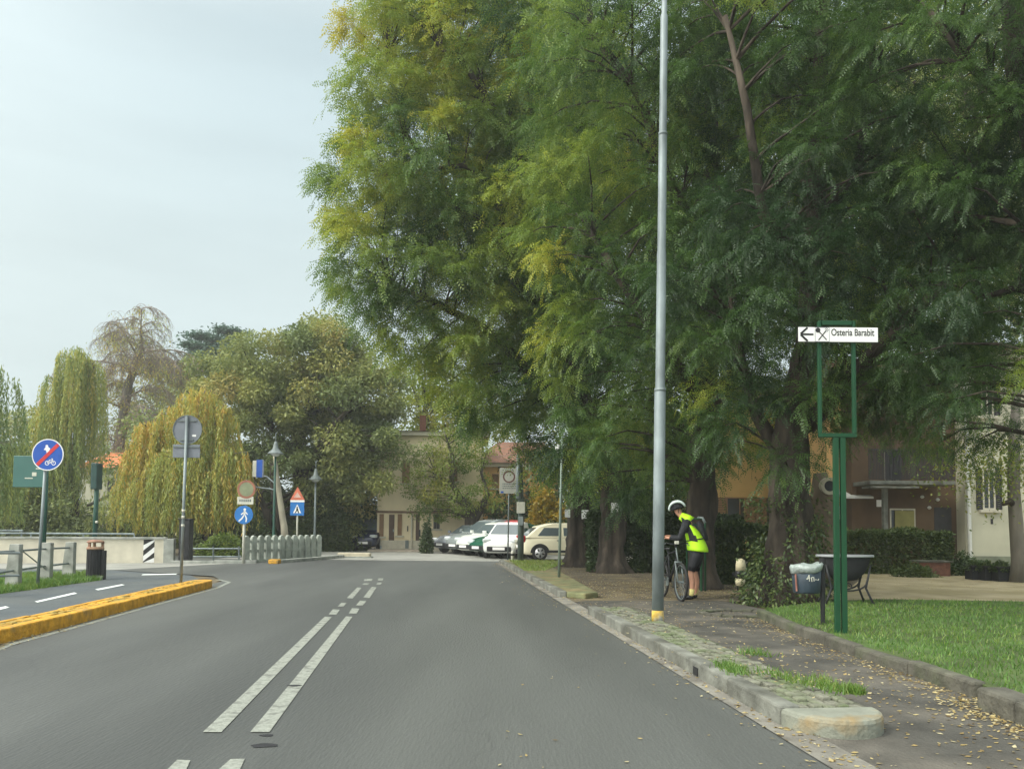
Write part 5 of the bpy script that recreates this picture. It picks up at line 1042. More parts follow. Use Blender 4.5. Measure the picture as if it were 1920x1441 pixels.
# distant red-roofed house
b = gp(150, 1000, 50); Y = 50; Z = lambda v: Q(190, v, Y).z; X = lambda u: (Q(u, 1000, Y).x-b.x)
t, rf = house('roof_house', 'pale house with a bright orange tiled roof seen between the willows', b, R(8), X(228), 6, Z(880), pale_wall, rise=1.35, roofm=pm('orange_tile', (.62, .21, .09), .85, .2, 6, .4)); window(t, X(196), X(206), Z(925), Z(895), shutter_dark, True)
# pale house on the right
b = gp(1812, 1060, 26); Y = 26; k = Y/F; X = lambda u: (Q(u, 1000, Y).x-b.x); Z = lambda v: Q(1850, v, Y).z
t, rf = house('pale_house', 'pale plastered house with dark shutters and a white downpipe at the right', b, R(-4), 7.5, 7, 7.0, pale_wall, trim=False)
window(t, X(1842), X(1865), Z(955), Z(878), shutter_dark, False); MB().cyl((X(1815)+.02, -.09, 0), (X(1812), -.09, 6.9), .06).obj('downpipe', metal_white, t); MB().box(X(1856), X(1860), -.02, -.002, Z(982), Z(972)).obj('vent', black, t)
window(t, X(1842), X(1865), Z(780), Z(700), shutter_dark, False); MB().box(0, 7.5, -.04, 0, 0, Z(1042)).obj('plinth', pm('plinth_green', (.20, .22, .16), .9, .25, 3), t)
window(t, X(1960), X(1985), Z(955), Z(878), shutter_dark, False)
# brown house with balcony
b = gp(1598, 1060, 26.6); Y = 26.6; X = lambda u: (Q(u, 1000, Y).x-b.x); Z = lambda v: Q(1700, v, Y).z
t, rf = house('brown_house', 'dark reddish brown house with a long balcony behind the garden hedge', b, 0, X(1810), 7, 6.6, brown_wall, trim=False)
o = MB().box(X(1600), X(1755), -1.25, -.002, Z(912), Z(905)).obj('balcony', kerb_stone, t, bevel=.02)
m = MB(); zr0, zr1 = Z(903), Z(851)
for i in range(58): x = X(1601)+(X(1754)-X(1601))*i/57; m.box(x-.012, x+.012, -1.2, -1.176, zr0, zr1)
m.box(X(1600), X(1755), -1.22, -1.15, zr1, zr1+.05); m.obj('railing', shutter_dark, o)
MB().box(X(1586), X(1670), -1.9, -1.26, Z(920), Z(917)).obj('canopy', kerb_stone, t); window(t, X(1668), X(1716), Z(1000), Z(953), None, sill=False); MB().box(X(1677), X(1713), -.060, -.040, Z(999), Z(957)).obj('curtain', pm('curtain', (.26, .24, .09), .9, .15, 4), t)
o = MB().box(X(1752), X(1784), -.02, -.002, 0, Z(950)).obj('door', shutter_dark, t); MB().box(X(1798), X(1803), -.1, -.002, Z(985), Z(968)).obj('meter_box', black, t)
MB().box(X(1644), X(1657), -.012, -.002, Z(950), Z(937)).obj('notice', plate_white, t); MB().box(X(1626), X(1634), -1.2, -1.05, 0, Z(918)).obj('pillar', kerb_stone, t); window(t, X(1660), X(1690), Z(900), Z(845), shutter_dark, True, sill=False)
for (u, v) in ((1728, 931), (1757, 936), (1741, 951)): MB().lathe([(.03, -.05), (.07, 0), (.03, .05)], 10, c=(X(u), -.08, Z(v))).obj('wall_lamp', metal_white, t)
# ochre wing and white garage further left
b = gp(1552, 1055, 27.4); Y = 27.4; X = lambda u: (Q(u, 1000, Y).x-b.x); Z = lambda v: Q(1590, v, Y).z
t, rf = house('ochre_wing', 'bright ochre house front left of the brown house, white awning below', b, 0, X(1598)-.05, 5, 6.2, ochre_wall, trim=False)
m = MB(); m.add([(X(1556), -1.0, Z(932)), (X(1614), -1.0, Z(932)), (X(1614), 0, Z(917)), (X(1556), 0, Z(917)), (X(1556), -1.0, Z(936)), (X(1614), -1.0, Z(936)), (X(1614), 0, Z(921)), (X(1556), 0, Z(921))], [(0, 1, 2, 3), (4, 7, 6, 5), (0, 4, 5, 1), (1, 5, 6, 2), (3, 2, 6, 7), (0, 3, 7, 4)]); m.obj('awning', metal_white, t)
m = MB()
for i in range(10): z0 = Z(1000)+(Z(948)-Z(1000))*i/10; m.box(X(1560), X(1596), -.05, -.002, z0+.01, z0+(Z(948)-Z(1000))/10-.01)
m.obj('roller_shutter', metal_white, t)
# yellow house glimpsed behind tree B
b = gp(1335, 1050, 33); Y = 33; X = lambda u: (Q(u, 1000, Y).x-b.x); Z = lambda v: Q(1360, v, Y).z
t, rf = house('yellow_house', 'yellow house glimpsed between the trunk behind the cyclist and the big leafy trunk', b, 0, X(1552), 6, 6.5, pm('yellow_wall', (.60, .42, .18), .92, .08, 1.2, .1), trim=False)
for u in (1362, 1420, 1480): window(t, X(u), X(u)+1.1, 1.0, 2.6, shutter_brown, False)
# ---------------- hedges, shrubs and garden things ----------------
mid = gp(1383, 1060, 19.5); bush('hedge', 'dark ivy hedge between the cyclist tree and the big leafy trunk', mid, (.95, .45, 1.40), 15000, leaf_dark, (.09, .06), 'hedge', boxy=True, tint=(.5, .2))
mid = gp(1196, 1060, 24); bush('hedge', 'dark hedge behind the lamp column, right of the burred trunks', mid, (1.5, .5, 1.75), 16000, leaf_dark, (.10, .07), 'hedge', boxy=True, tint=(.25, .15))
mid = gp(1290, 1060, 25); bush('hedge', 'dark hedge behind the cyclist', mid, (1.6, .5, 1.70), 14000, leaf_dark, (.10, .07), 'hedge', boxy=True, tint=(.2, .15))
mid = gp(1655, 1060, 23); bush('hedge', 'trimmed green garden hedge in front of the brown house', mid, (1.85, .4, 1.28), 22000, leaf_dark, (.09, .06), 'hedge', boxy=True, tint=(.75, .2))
mid = gp(1520, 1060, 24); bush('hedge', 'pale green hedge beside the hollow cut trunk', mid, (.9, .4, 1.35), 12000, leaf_round, (.09, .06), 'hedge', boxy=True, tint=(.3, .2))
bush('shrub', 'small clipped shrub in front of the brick planter', gp(1716, 1058, 21.4), (.55, .35, .42), 2600, leaf_dark, (.07, .045), tint=(.8, .15))
bush('shrub', 'rounded dark shrub between brown house and pale house', gp(1805, 1060, 22.5), (.60, .5, .65), 3000, leaf_dark, (.08, .05), tint=(.5, .15))
for i, (u, lab) in enumerate(((1828, 'leftmost low box shrub by the pale house wall'), (1852, 'second low box shrub from the left by the pale house wall'), (1877, 'low box shrub by the pale house, next to the cut pale trunk'))):
    b = gp(u, 1070, 20.5-.3*i); bush('shrub', lab, (b.x, b.y, .33), (.22, .2, .2), 900, leaf_dark, (.06, .04), tint=(.6, .15), group='low shrubs in dark tubs by the pale house')
    b.z = .05; o = thing('planter', lab.replace('low box shrub', 'dark planter tub').replace('second dark', 'second dark'), 'planter', b, 0, 'dark tubs by the pale house'); MB().box(-.17, .17, -.17, .17, 0, .36).obj('tub', black_soft, o, bevel=.02); MB().box(-.19, .19, -.19, .19, .365, .40).obj('rim', shutter_dark, o)
b = gp(1752, 1058, 22); o = thing('brick_planter', 'red brick planter box at the foot of the garden hedge', 'planter', b); MB().box(-.5, .33, -.2, .25, 0, .45).obj('box', brick, o, bevel=.01); MB().box(-.55, .40, -.24, .3, .451, .50).obj('coping', kerb_dark, o, bevel=.01)
bush('yellow_shrub', 'golden yellow shrub glowing behind the cream car', gp(1022, 1040, 40), (1.3, .9, 3.0), 7000, leaf_yellow, (.18, .11), tint=(.5, .2))
bush('shrub', 'dark shrub under the golden yellow one', gp(1040, 1040, 38.5), (1.6, .7, 1.45), 5000, leaf_dark, (.14, .09), tint=(.3, .15))
bush('shrub', 'dark rounded evergreen at the corner of the cream house, left of the silver car', gp(800, 1036, 38), (.28, .3, 1.6), 1600, leaf_dark, (.12, .07), tint=(.35, .15))
bush('shrub', 'dark shrub behind the roofs of the parked cars', gp(905, 1032, 38.5), (1.0, .5, 1.35), 2600, leaf_dark, (.12, .07), tint=(.3, .15))
bush('bank_bush', 'green bush at the foot of the golden willow trunk', gp(415, 1050, 32), (1.0, .6, .9), 3500, leaf_bright, (.12, .06), tint=(.25, .2))
bush('bank_bush', 'dark bush behind the pipe barrier', gp(440, 1045, 36), (1.8, .8, 1.7), 5500, leaf_dark, (.14, .09), tint=(.6, .2))
bush('bank_bush', 'dark undergrowth right of the concrete railing', gp(606, 1042, 40), (1.4, 1.0, 2.6), 9000, leaf_dark, (.16, .10), tint=(.55, .2))
bush('bank_bush', 'dense bush behind the concrete railing', gp(540, 1042, 42), (3.0, 1.0, 2.2), 11000, leaf_dark, (.17, .10), tint=(.7, .2))
for (u, Y, sx, sz, lab) in ((40, 40, 3.5, 3.0, 'bush behind the wall under the green board'), (120, 46, 2.4, 2.4, 'bush behind the wall under the tall willow'), (300, 44, 3.5, 2.6, 'bush behind the striped end of the wall')):
    bush('bank_bush', lab, gp(u, 1040, Y), (sx, 1.4, sz), 9000, leaf_round, (.22, .12), tint=(.2, .15), lump=.4)
# far planting that closes the view between the trunks
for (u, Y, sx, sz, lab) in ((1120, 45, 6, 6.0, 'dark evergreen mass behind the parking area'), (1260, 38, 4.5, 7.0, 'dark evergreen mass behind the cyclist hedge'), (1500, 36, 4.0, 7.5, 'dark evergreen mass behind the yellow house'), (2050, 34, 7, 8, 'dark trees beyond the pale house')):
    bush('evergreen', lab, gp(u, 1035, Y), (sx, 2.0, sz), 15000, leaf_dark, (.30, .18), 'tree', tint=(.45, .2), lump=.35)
# hollow cut trunk and the pale cut trunk on the right
b = gp(1546, 1075, 19.5); Y = 19.5; t = thing('cut_trunk', 'thick cut brown trunk with a round knot hole, behind the green sign posts', 'tree', b)
MB().tube([(0, 0, -.1), (0, 0, .5), (.02, 0, 1.3), (-.02, 0, 2.1), (-.08, 0, 2.7)], [.50, .40, .37, .30, .15], 18, jag=.22).obj('trunk', bark_grey if False else pm('bark_brown', (.13, .10, .07), .95, .3, 5, .8, bscale=9, stretch=(1, 1, .3)), t, smooth=True)
c = Q(1545, 912, Y) - b; MB().ring((c.x, c.z), .21, .13, -.36, -.2, 20).obj('knot_rim', bark_pale, t); MB().disc((c.x, c.z), .13, -.34, -.2, 16).obj('knot_hole', black_soft, t)
bl = Q(1562, 905, Y) - b
b = gp(1908, 1085, 19.6); Y = 19.6; t = thing('pale_barked_tree', 'pale grey slender trunk at the right edge with a dark cut limb', 'tree', b)
MB().tube([(0, 0, 0), (.03, 0, .6), (.0, 0, 1.5), (-.05, 0, 2.3), (-.02, 0, 3.6), (.1, 0, 5)], [.20, .16, .15, .14, .12, .08], 14, jag=.12).obj('trunk', bark_grey, t, smooth=True)
MB().tube([(0, 0, 1.9), (-.2, -.1, 2.05), (-.42, -.15, 1.98)], [.09, .07, .05], 8, jag=.1).obj('limb', bark_dark, t, smooth=True); 
pp = RNG.normal(0, 1, (2600, 3))*[.75, .5, .45]+[-.4, 0, 2.95]; quadmesh('leaves', rhombs(pp, RNG.normal(0, 1, (2600, 3))-[0, 0, .5], np.full(2600, .10), np.full(2600, .05)), leaf_bright, t)

# ---------------- cars ----------------
def car(name, label, loc, rz, paint, L=4.0, W=1.70, Hh=1.48, hood=.95, tail=.25, kind='hatch', zb=.20, belt=.92, hood_z=.86, wind=.75, lights=True, trim=None, group='cars parked in front of the houses'):
    """x runs from the rear bumper to the front bumper"""
    t = thing(name, label, 'car', loc, rz, group); w2 = W/2
    gl = pm('car_glass', (.10, .13, .14), .08, .1, 1, spec=.8); trim = trim or black_soft
    xs = [0, .10, .35, .8, L*.5, L-hood-.1, L-hood*.55, L-.28, L-.08, L]
    hw = [.80, .91, .97, 1, 1, 1, .985, .93, .82, .70]
    top = [belt-.12, belt-.03, belt, belt, belt, belt-.01, hood_z, hood_z-.10, hood_z-.22, hood_z-.30]
    bot = [zb+.12, zb+.03, zb, zb, zb, zb, zb, zb+.02, zb+.06, zb+.12]
    rings = []
    for x, h, tp, bt in zip(xs, hw, top, bot):
        y = w2*h; mid = bt+(tp-bt)*.55
        pr = [(0, bt), (y*.86, bt), (y*.97, bt+.06), (y, mid), (y*.985, tp-.13), (y*.93, tp-.035), (y*.80, tp), (0, tp+.015)]
        rings.append([(x, -a, z) for a, z in pr] + [(x, a, z) for a, z in pr[-2:0:-1]])
    n = len(rings[0]); m = MB(); m.add([p for r_ in rings for p in r_], [(i*n+j, i*n+(j+1)%n, (i+1)*n+(j+1)%n, (i+1)*n+j) for i in range(len(rings)-1) for j in range(n)] + [tuple(range(n))[::-1], tuple((len(rings)-1)*n+j for j in range(n))])
    body = m.obj('body', paint, t, smooth=True, sub=1)
    xf0, xf1 = L-hood-.02, L-hood-wind; xr0, xr1 = tail*.6, tail+.42
    if kind == 'van': xr0, xr1 = .05, .12
    wb, wr = w2*.95, w2*.76; zt = Hh; zl = belt-.05
    m = MB(); A = [(xr0, zl, wb), (xr1, zt-.15, wr*.98), (xr1+.55, zt-.02, wr), (xf1-.35, zt-.005, wr), (xf1, zt-.07, wr*.97), (xf0, zl, wb)]
    vs = [(x, -y, z) for x, z, y in A] + [(x, y, z) for x, z, y in A]
    m.add(vs, [(0,1,2,3,4,5), (11,10,9,8,7,6)] + [(i, i+6, i+7, i+1) for i in range(5)]); cab = m.obj('cabin', paint, t, bevel=.05)
    def side(y_s, fx):  # point on the slanted side: fx along, fz up
        pass
    def sp(s_, x, f): y = (wb + (wr-wb)*f)*s_; z = zl + (zt-.14-zl)*f; return (x, y + s_*.012, z)
    for s_ in (-1, 1):
        lo0, lo1 = xr0+.42, xf0-.16; hi0, hi1 = xr1+.28, xf1-.05; f0, f1 = .16, .88; mids = [(xr0+xf0)*.5+.0]
        xl = lambda f: (lo0+(hi0-lo0)*f, lo1+(hi1-lo1)*f); b_ = mids[0]
        for seg_ in ((0, b_-.05), (b_+.05, 1)):
            q = []
            for f in (f0, f1): a_, c_ = xl(f); q.append((a_ if seg_[0] == 0 else seg_[0], c_ if seg_[1] == 1 else seg_[1], f))
            m = MB(); m.add([sp(s_, q[0][0], q[0][2]), sp(s_, q[0][1], q[0][2]), sp(s_, q[1][1], q[1][2]), sp(s_, q[1][0], q[1][2])], [(0, 1, 2, 3) if s_ < 0 else (3, 2, 1, 0)]); m.obj('side_window', gl, cab)
        m = MB(); m.tube([(xf0-.25, s_*w2*.98, belt+.02), (xf0-.22, s_*(w2+.12), belt+.08)], .03, 6); m.bx((xf0-.22, s_*(w2+.13), belt+.10), (.10, .16, .13)); m.obj('mirror', paint, t, bevel=.02)
        m = MB(); m.bx((L*.48, s_*(w2+.002), zb+.16), (L*.52, .02, .09)); m.obj('sill_trim', trim, t)
        for hx in (L*.36, L*.60): MB().bx((hx, s_*(w2+.008), belt-.16), (.16, .03, .03)).obj('door_handle', trim, t)
        for hx in (L*.50,): MB().bx((hx, s_*(w2+.0005), .55), (.008, .006, .58)).obj('door_seam', black, t)
    def pane(name, x0, z0, y0, x1, z1, y1, off):
        m = MB(); d = Vector((x1-x0, 0, z1-z0)); nrm = Vector((d.z, 0, -d.x)).normalized()*off
        P0 = Vector((x0, 0, z0))+d*.14+nrm; P1 = Vector((x0, 0, z0))+d*.90+nrm; ya, yb = y0*.86, y1*.90
        m.add([(P0.x, -ya, P0.z), (P0.x, ya, P0.z), (P1.x, yb, P1.z), (P1.x, -yb, P1.z)], [(0, 1, 2, 3)]); return m.obj(name, gl, cab)
    pane('windscreen', xf0, zl, wb, xf1, zt-.07, wr*.97, .012); pane('rear_window', xr0, zl, wb, xr1, zt-.15, wr*.98, -.012)
    R_ = .30
    for wx in (.72, L-.78):
        for s_ in (-1, 1):
            m = MB(); m.M = Matrix.Translation((wx, s_*(w2-.10), R_)) @ Matrix.Rotation(R(90), 4, 'X'); m.lathe([(R_*.72, -.10), (R_*.97, -.10), (R_, -.06), (R_, .06), (R_*.97, .10), (R_*.72, .10)], 24); wh_ = m.obj('wheel', rubber, t, smooth=False)
            m = MB(); m.M = Matrix.Translation((wx, s_*(w2+.004), R_)) @ Matrix.Rotation(R(90)*s_*-1, 4, 'X'); m.lathe([(R_*.70, -.03), (R_*.66, .004), (R_*.2, .0), (.05, .012)], 20); m.obj('rim', pm('rim_silver', (.50, .51, .52), .35, .1, 6, metal=.5), wh_, smooth=True)
            m = MB()
            for q in range(5): m.M = Matrix.Translation((wx, s_*(w2+.006), R_)) @ Matrix.Rotation(2*math.pi*(q+.5)/5, 4, 'Y'); m.box(-.028, .028, -.008, .008, .08, R_*.60)
            m.obj('rim_openings', black, wh_)
            m = MB(); y0, y1 = sorted((s_*(w2+.001), s_*(w2-.25)))
            ang = [math.pi*q/14 for q in range(15)]; pts = [(wx+.37*math.cos(a), max(zb-.01, R_+.36*math.sin(a))) for a in ang]; m.prism(pts, y0, y1); m.obj('wheel_arch', black, t)
    for s_ in (-1, 1):
        m = MB(); m.M = Matrix.Translation((L-.17, s_*w2*.68, hood_z-.20)) @ Matrix.Rotation(R(20)*-s_, 4, 'Z'); m.bx((0, 0, 0), (.26, .34, .15)); m.obj('headlight', pm('lamp_clear', (.62, .66, .68), .15, .05, 5), t, bevel=.05)
        m = MB(); m.bx((.085, s_*w2*.80, belt-.10), (.15, .20, .26)); m.obj('tail_light', pm('lamp_red', (.42, .02, .025), .25, .1, 5), t, bevel=.04)
    MB().bx((L-.03, 0, zb+.20), (.10, W*.62, .20)).obj('grille', trim, t, bevel=.03); MB().bx((.015, 0, zb+.13), (.12, W*.78, .14)).obj('rear_bumper_trim', trim, t, bevel=.03)
    MB().bx((L+.025, 0, zb+.22), (.02, .50, .11)).obj('number_plate', plate_white, t); MB().bx((-.05, 0, zb+.34), (.02, .50, .11)).obj('number_plate', plate_white, t)
    return t
def paint(n, c, m_=.0): return pm(n, c, .22, .03, 3, metal=m_, spec=.6)
def place(u, v, rz): p = P(u, v); return p
silver = paint('silver_paint', (.33, .36, .40), .3); cream_p = paint('cream_paint', (.90, .85, .64)); white_p = paint('white_paint', (.78, .80, .78)); green_p = paint('green_paint', (.012, .095, .06)); red_p = paint('red_paint', (.42, .03, .035)); navy = paint('navy_paint', (.012, .02, .06)); offw = paint('offwhite_paint', (.72, .75, .70))
def car_at(name, label, u, v, deg, p, L=4.0, anchor='front', **kw):
    """front bumper (or rear) centre stands over the photo point; deg = heading, 0 = to the right, -90 = towards us"""
    c = P(u, v); a = R(deg); d = Vector((math.cos(a), math.sin(a), 0)); base = c - d*L if anchor == 'front' else c
    return car(name, label, (base.x, base.y, .005), a, p, L=L, **kw)
def row(name, label, u, Y, deg, p, L=3.8, anchor='front', **kw):
    c = gp(u, 1040, Y); a = R(deg); d = Vector((math.cos(a), math.sin(a), 0)); base = c - d*L if anchor == 'front' else c
    kw.setdefault('W', 1.62); return car(name, label, (base.x, base.y, .005), a, p, L=L, **kw)
row('parked_car', 'silver car at the left end of the parked row, bonnet towards the road', 824, 38.4, -140, silver, Hh=1.42, hood=1.0)
row('parked_car', 'silver people carrier with a large windscreen, second in the parked row', 848, 36.9, -140, paint('silver_dark_paint', (.30, .34, .34), .2), L=3.9, Hh=1.64, belt=1.0, hood_z=.95, wind=1.0)
row('parked_car', 'off white small car parked between the people carrier and the green hatchback', 868, 35.3, -140, offw, L=3.6, Hh=1.50, belt=.96, hood_z=.93)
row('parked_car', 'dark green small hatchback in the middle of the parked row', 892, 33.6, -143, green_p, L=3.6, Hh=1.48, belt=.93)
row('parked_car', 'red car mostly hidden behind the green hatchback and white car', 940, 36.4, -100, red_p, L=3.7, Hh=1.62)
row('parked_car', 'white car with dark lower grille parked beside the cream hatchback', 935, 32.2, -104, white_p, L=3.8, Hh=1.50, belt=.96, hood_z=.94)
car_at('parked_car', 'cream hatchback seen from its side, tail behind the grey green post', 972, 1049, 8, cream_p, L=4.05, anchor='rear', Hh=1.47, belt=.94, W=1.72)
row('dark_van', 'dark blue van half hidden behind the corner of the cream house', 680, 40.4, -95, navy, L=3.9, Hh=1.72, W=1.45, belt=1.0, hood_z=.95, hood=.7, wind=.55, kind='van', group=None)
# ---------------- cyclist ----------------
def skin_mesh(name, verts, edges, radii, mat, parent, sub=2, loc=None):
    me = bpy.data.meshes.new(name); me.from_pydata([tuple(v) for v in verts], edges, []); me.materials.append(mat)
    o = bpy.data.objects.new(name, me); C.objects.link(o); o.parent = parent
    sk = o.modifiers.new('skin', 'SKIN'); sk.use_smooth_shade = True
    lay = me.skin_vertices[0].data
    for i, r_ in enumerate(radii): lay[i].radius = r_ if hasattr(r_, '__len__') else (r_, r_); lay[i].use_root = (i == 0)
    s_ = o.modifiers.new('sub', 'SUBSURF'); s_.levels = sub; s_.render_levels = sub; return o
skin = pm('skin', (.52, .27, .18), .55, .08, 12); skin_leg = pm('skin_leg', (.45, .19, .12), .6, .12, 10)
hiviz = pm('hiviz', (.52, .95, .02), .6, .06, 9, .25, bscale=12); jblack = pm('jacket_black', (.016, .018, .022), .8, .2, 8, .3); helmet_w = pm('helmet_white', (.62, .72, .70), .3, .08, 6)
b = P(1293, 1123); b.z = .005
man = thing('person', 'cyclist in neon yellow and black jacket, shorts and white helmet bending over a bicycle', 'person', b, R(-14))
# body: one skin; he faces -x; +y lies away from us
V_ = [(.13, 0, .90), (.12, 0, 1.08), (.06, 0, 1.27), (-.04, 0, 1.42), (-.13, 0, 1.52), (-.17, 0, 1.58), (-.225, 0, 1.66), (-.235, 0, 1.735)]
E_ = [(i, i+1) for i in range(7)]; Rr = [(.10, .11), (.09, .10), (.085, .10), (.06, .09), (.052, .052), (.058, .055), (.085, .078), (.06, .055)]
def chain(start, pts, rads):
    p = start
    for q, r_ in zip(pts, rads): V_.append(q); Rr.append(r_); E_.append((p, len(V_)-1)); p = len(V_)-1
    return p
for s_ in (-1, 1):
    fy = .13 if s_ < 0 else .12; fx = -.02 if s_ < 0 else .05
    kf = chain(0, [(.11+fx*.3, s_*.10, .80), (.04+fx, s_*fy, .50), (.08+fx, s_*fy, .33), (.06+fx, s_*fy, .10), (.0+fx, s_*fy, .045), (-.10+fx, s_*(fy+.01), .03)], [.085, .055, .058, .036, .035, .028])
for s_, hand in ((-1, (-.40, -.16, 1.14)), (1, (-.42, .12, 1.17))):
    h = Vector(hand); e_ = Vector((-.17, s_*.25, 1.14)); wv = h + (e_-h).normalized()*.09
    wi = chain(3, [(-.06, s_*.17, 1.40), tuple(e_), tuple(wv), tuple(h)], [.052, .040, .027, .030])
    fdir = (h - wv).normalized(); sd_ = Vector((0, 1, 0))
    for f in range(4):
        p0 = h + fdir*.035 + sd_*(f-1.5)*.021; L1 = (.030, .034, .032, .026)[f]
        chain(wi, [tuple(p0), tuple(p0+fdir*L1+Vector((0, 0, -.010))), tuple(p0+fdir*L1*1.3+Vector((0, 0, -.036)))], [.0095, .0085, .007])
    chain(wi, [tuple(h + sd_*-s_*.034 + fdir*.01), tuple(h + sd_*-s_*.05 + fdir*.035 + Vector((0, 0, -.02)))], [.011, .009])
body = skin_mesh('body', V_, E_, Rr, skin, man)
# face and ears
hc = Vector((-.235, 0, 1.68)); m = MB()
m.M = Matrix.Translation(hc); m.prism([(-.085, -.012), (-.112, -.035), (-.085, -.045)], -.012, .012); m.obj('nose', skin, man, smooth=True)
for s_ in (-1, 1):
    m = MB(); m.M = Matrix.Translation(hc+Vector((.0, s_*.078, -.01))) @ Matrix.Diagonal((.6, .35, 1, 1)); m.lathe([(.012, -.03), (.026, -.01), (.03, .012), (.012, .03)], 10); m.obj('ear', skin, man, smooth=True)
    m = MB(); m.M = Matrix.Translation(hc+Vector((-.083, s_*.032, .0))); m.lathe([(.002, -.008), (.010, 0), (.002, .008)], 8); m.obj('eye', ink, man, smooth=True)
MB().bx((-.317, 0, 1.613), (.012, .04, .008)).obj('mouth', pm('lips', (.35, .12, .10), .6, .1, 8), man)
# jacket torso: rings along the bent back
rings = [(.150, .90, .185, .215, -.10), (.150, .95, .195, .225, -.10), (.120, 1.08, .175, .21, -.14), (.085, 1.20, .175, .215, -.3), (.035, 1.32, .170, .225, -.45), (-.025, 1.42, .145, .21, -.6), (-.090, 1.49, .105, .15, -.8), (-.130, 1.525, .085, .095, -.8)]
m = MB(); sg = 28; pts = []
for i, (x, z, rx, ry, tl) in enumerate(rings):
    for k_ in range(sg):
        a = 2*math.pi*k_/sg; wr_ = 1+.07*noise.noise(Vector((math.cos(a)*2.6, math.sin(a)*2.6, z*9)))
        dx, dy = rx*math.cos(a)*wr_, ry*math.sin(a)*wr_; pts.append((x+dx*math.cos(tl), dy, z+dx*math.sin(tl)*-1*-1))
fs = []; mi = []
for i in range(len(rings)-1):
    for k_ in range(sg):
        fs.append((i*sg+k_, i*sg+(k_+1)%sg, (i+1)*sg+(k_+1)%sg, (i+1)*sg+k_)); a = 2*math.pi*(k_+.5)/sg; c_ = math.cos(a)     # c_ > 0 is his back
        if i == 0: ymat = 0
        elif i == 1: ymat = 0 if (c_ > -.2 or True) else 1
        elif i == 2: ymat = 0 if c_ > .15 else (0 if c_ < -.6 else 1)
        elif i in (3, 4): ymat = 0 if c_ > .05 and c_ < .93 or c_ >= .93 else 1
        elif i == 5: ymat = 0 if c_ > -.1 else 1
        else: ymat = 0
        mi.append(ymat)
m.add(pts, fs); m.mi = mi; jk = m.obj('jacket', [hiviz, jblack], man, smooth=True, sub=1)
sv = jk.modifiers.new('solid', 'SOLIDIFY'); sv.thickness = .008
m = MB(); m.tube([(.180*math.cos(a)*.95+.112, .216*math.sin(a), 1.115+.03*math.cos(a)) for a in [2*math.pi*q/24 for q in range(25)]], .012, 6, cap=False); m.obj('waist_strap', jblack, man, smooth=True)
for s_, hand in ((-1, (-.40, -.16, 1.14)), (1, (-.42, .12, 1.17))):
    h = Vector(hand); e_ = Vector((-.17, s_*.25, 1.14)); m = MB(); m.tube([(-.03, s_*.13, 1.43), (-.06, s_*.185, 1.39), tuple(e_.lerp(Vector((-.06, s_*.185, 1.39)), .5)), tuple(e_), tuple(e_.lerp(h, .45)), tuple(e_.lerp(h, .78))], [.075, .078, .064, .060, .048, .036], 16); m.obj('sleeve', jblack, man, smooth=True)
m = MB(); m.tube([(.0, 0, 1.44), (-.06, 0, 1.50), (-.12, 0, 1.535), (-.165, 0, 1.56)], [.13, .10, .082, .072], 20); m.obj('collar', hiviz, man, smooth=True)
m = MB(); m.M = Matrix.Translation((.225, .0, 1.30)) @ Matrix.Rotation(R(-24), 4, 'Y') @ Matrix.Diagonal((.5, 1, 1, 1)); m.lathe([(.05, -.22), (.11, -.17), (.125, 0), (.115, .12), (.05, .17)], 16); m.obj('backpack', jblack, man, smooth=True)
for s_ in (-1, 1):
    fx = -.02 if s_ < 0 else .05
    m = MB(); m.tube([(.15, s_*.055, .96), (.135+fx*.3, s_*.098, .82), (.075+fx, s_*.12, .64), (.05+fx, s_*.13, .53)], [.12, .112, .085, .076], 16); m.obj('shorts_leg', jblack, man, smooth=True)
    m = MB(); m.tube([(.07+fx, s_*.13, .20), (.062+fx, s_*.13, .12), (.05+fx, s_*.13, .075)], [.047, .043, .045], 12); m.obj('sock', pm('sock_yellow', (.62, .55, .22), .9, .1, 8), man, smooth=True)
    m = MB(); m.tube([(.09+fx, s_*.13, .045), (.04+fx, s_*.13, .055), (-.06+fx, s_*.135, .042), (-.15+fx, s_*.14, .030), (-.19+fx, s_*.14, .026)], [.034, .048, .042, .034, .016], 12); m.v = [Vector((v.x, v.y, max(v.z, .0))) for v in m.v]; m.obj('shoe', black, man, smooth=True)
# helmet with ribs
hel = MB(); hel.M = Matrix.Translation((-.232, 0, 1.725)) @ Matrix.Rotation(R(-16), 4, 'Y') @ Matrix.Diagonal((1.28, .98, 1, 1)); hel.lathe([(.108, -.045), (.115, -.02), (.112, .02), (.095, .06), (.065, .09), (.02, .105)], 24); ho = hel.obj('helmet', jblack, man, smooth=True)
for a in (-.085, -.045, 0, .045, .085):
    m = MB(); m.M = Matrix.Translation((-.232, 0, 1.725)) @ Matrix.Rotation(R(-16), 4, 'Y'); m.tube([(.150*math.cos(q)*1.0, a*(1+.35*math.sin(q)), -.03+.142*math.sin(q)*(1-abs(a)*1.6)) for q in [math.pi*j/10 for j in range(11)]], .0195, 8); m.obj('helmet_rib', helmet_w, ho, smooth=True)
m = MB(); m.tube([(-.20, -.085, 1.70), (-.20, -.075, 1.62), (-.23, 0, 1.585), (-.20, .075, 1.62), (-.20, .085, 1.70)], .006, 6); m.obj('chin_strap', black, man)

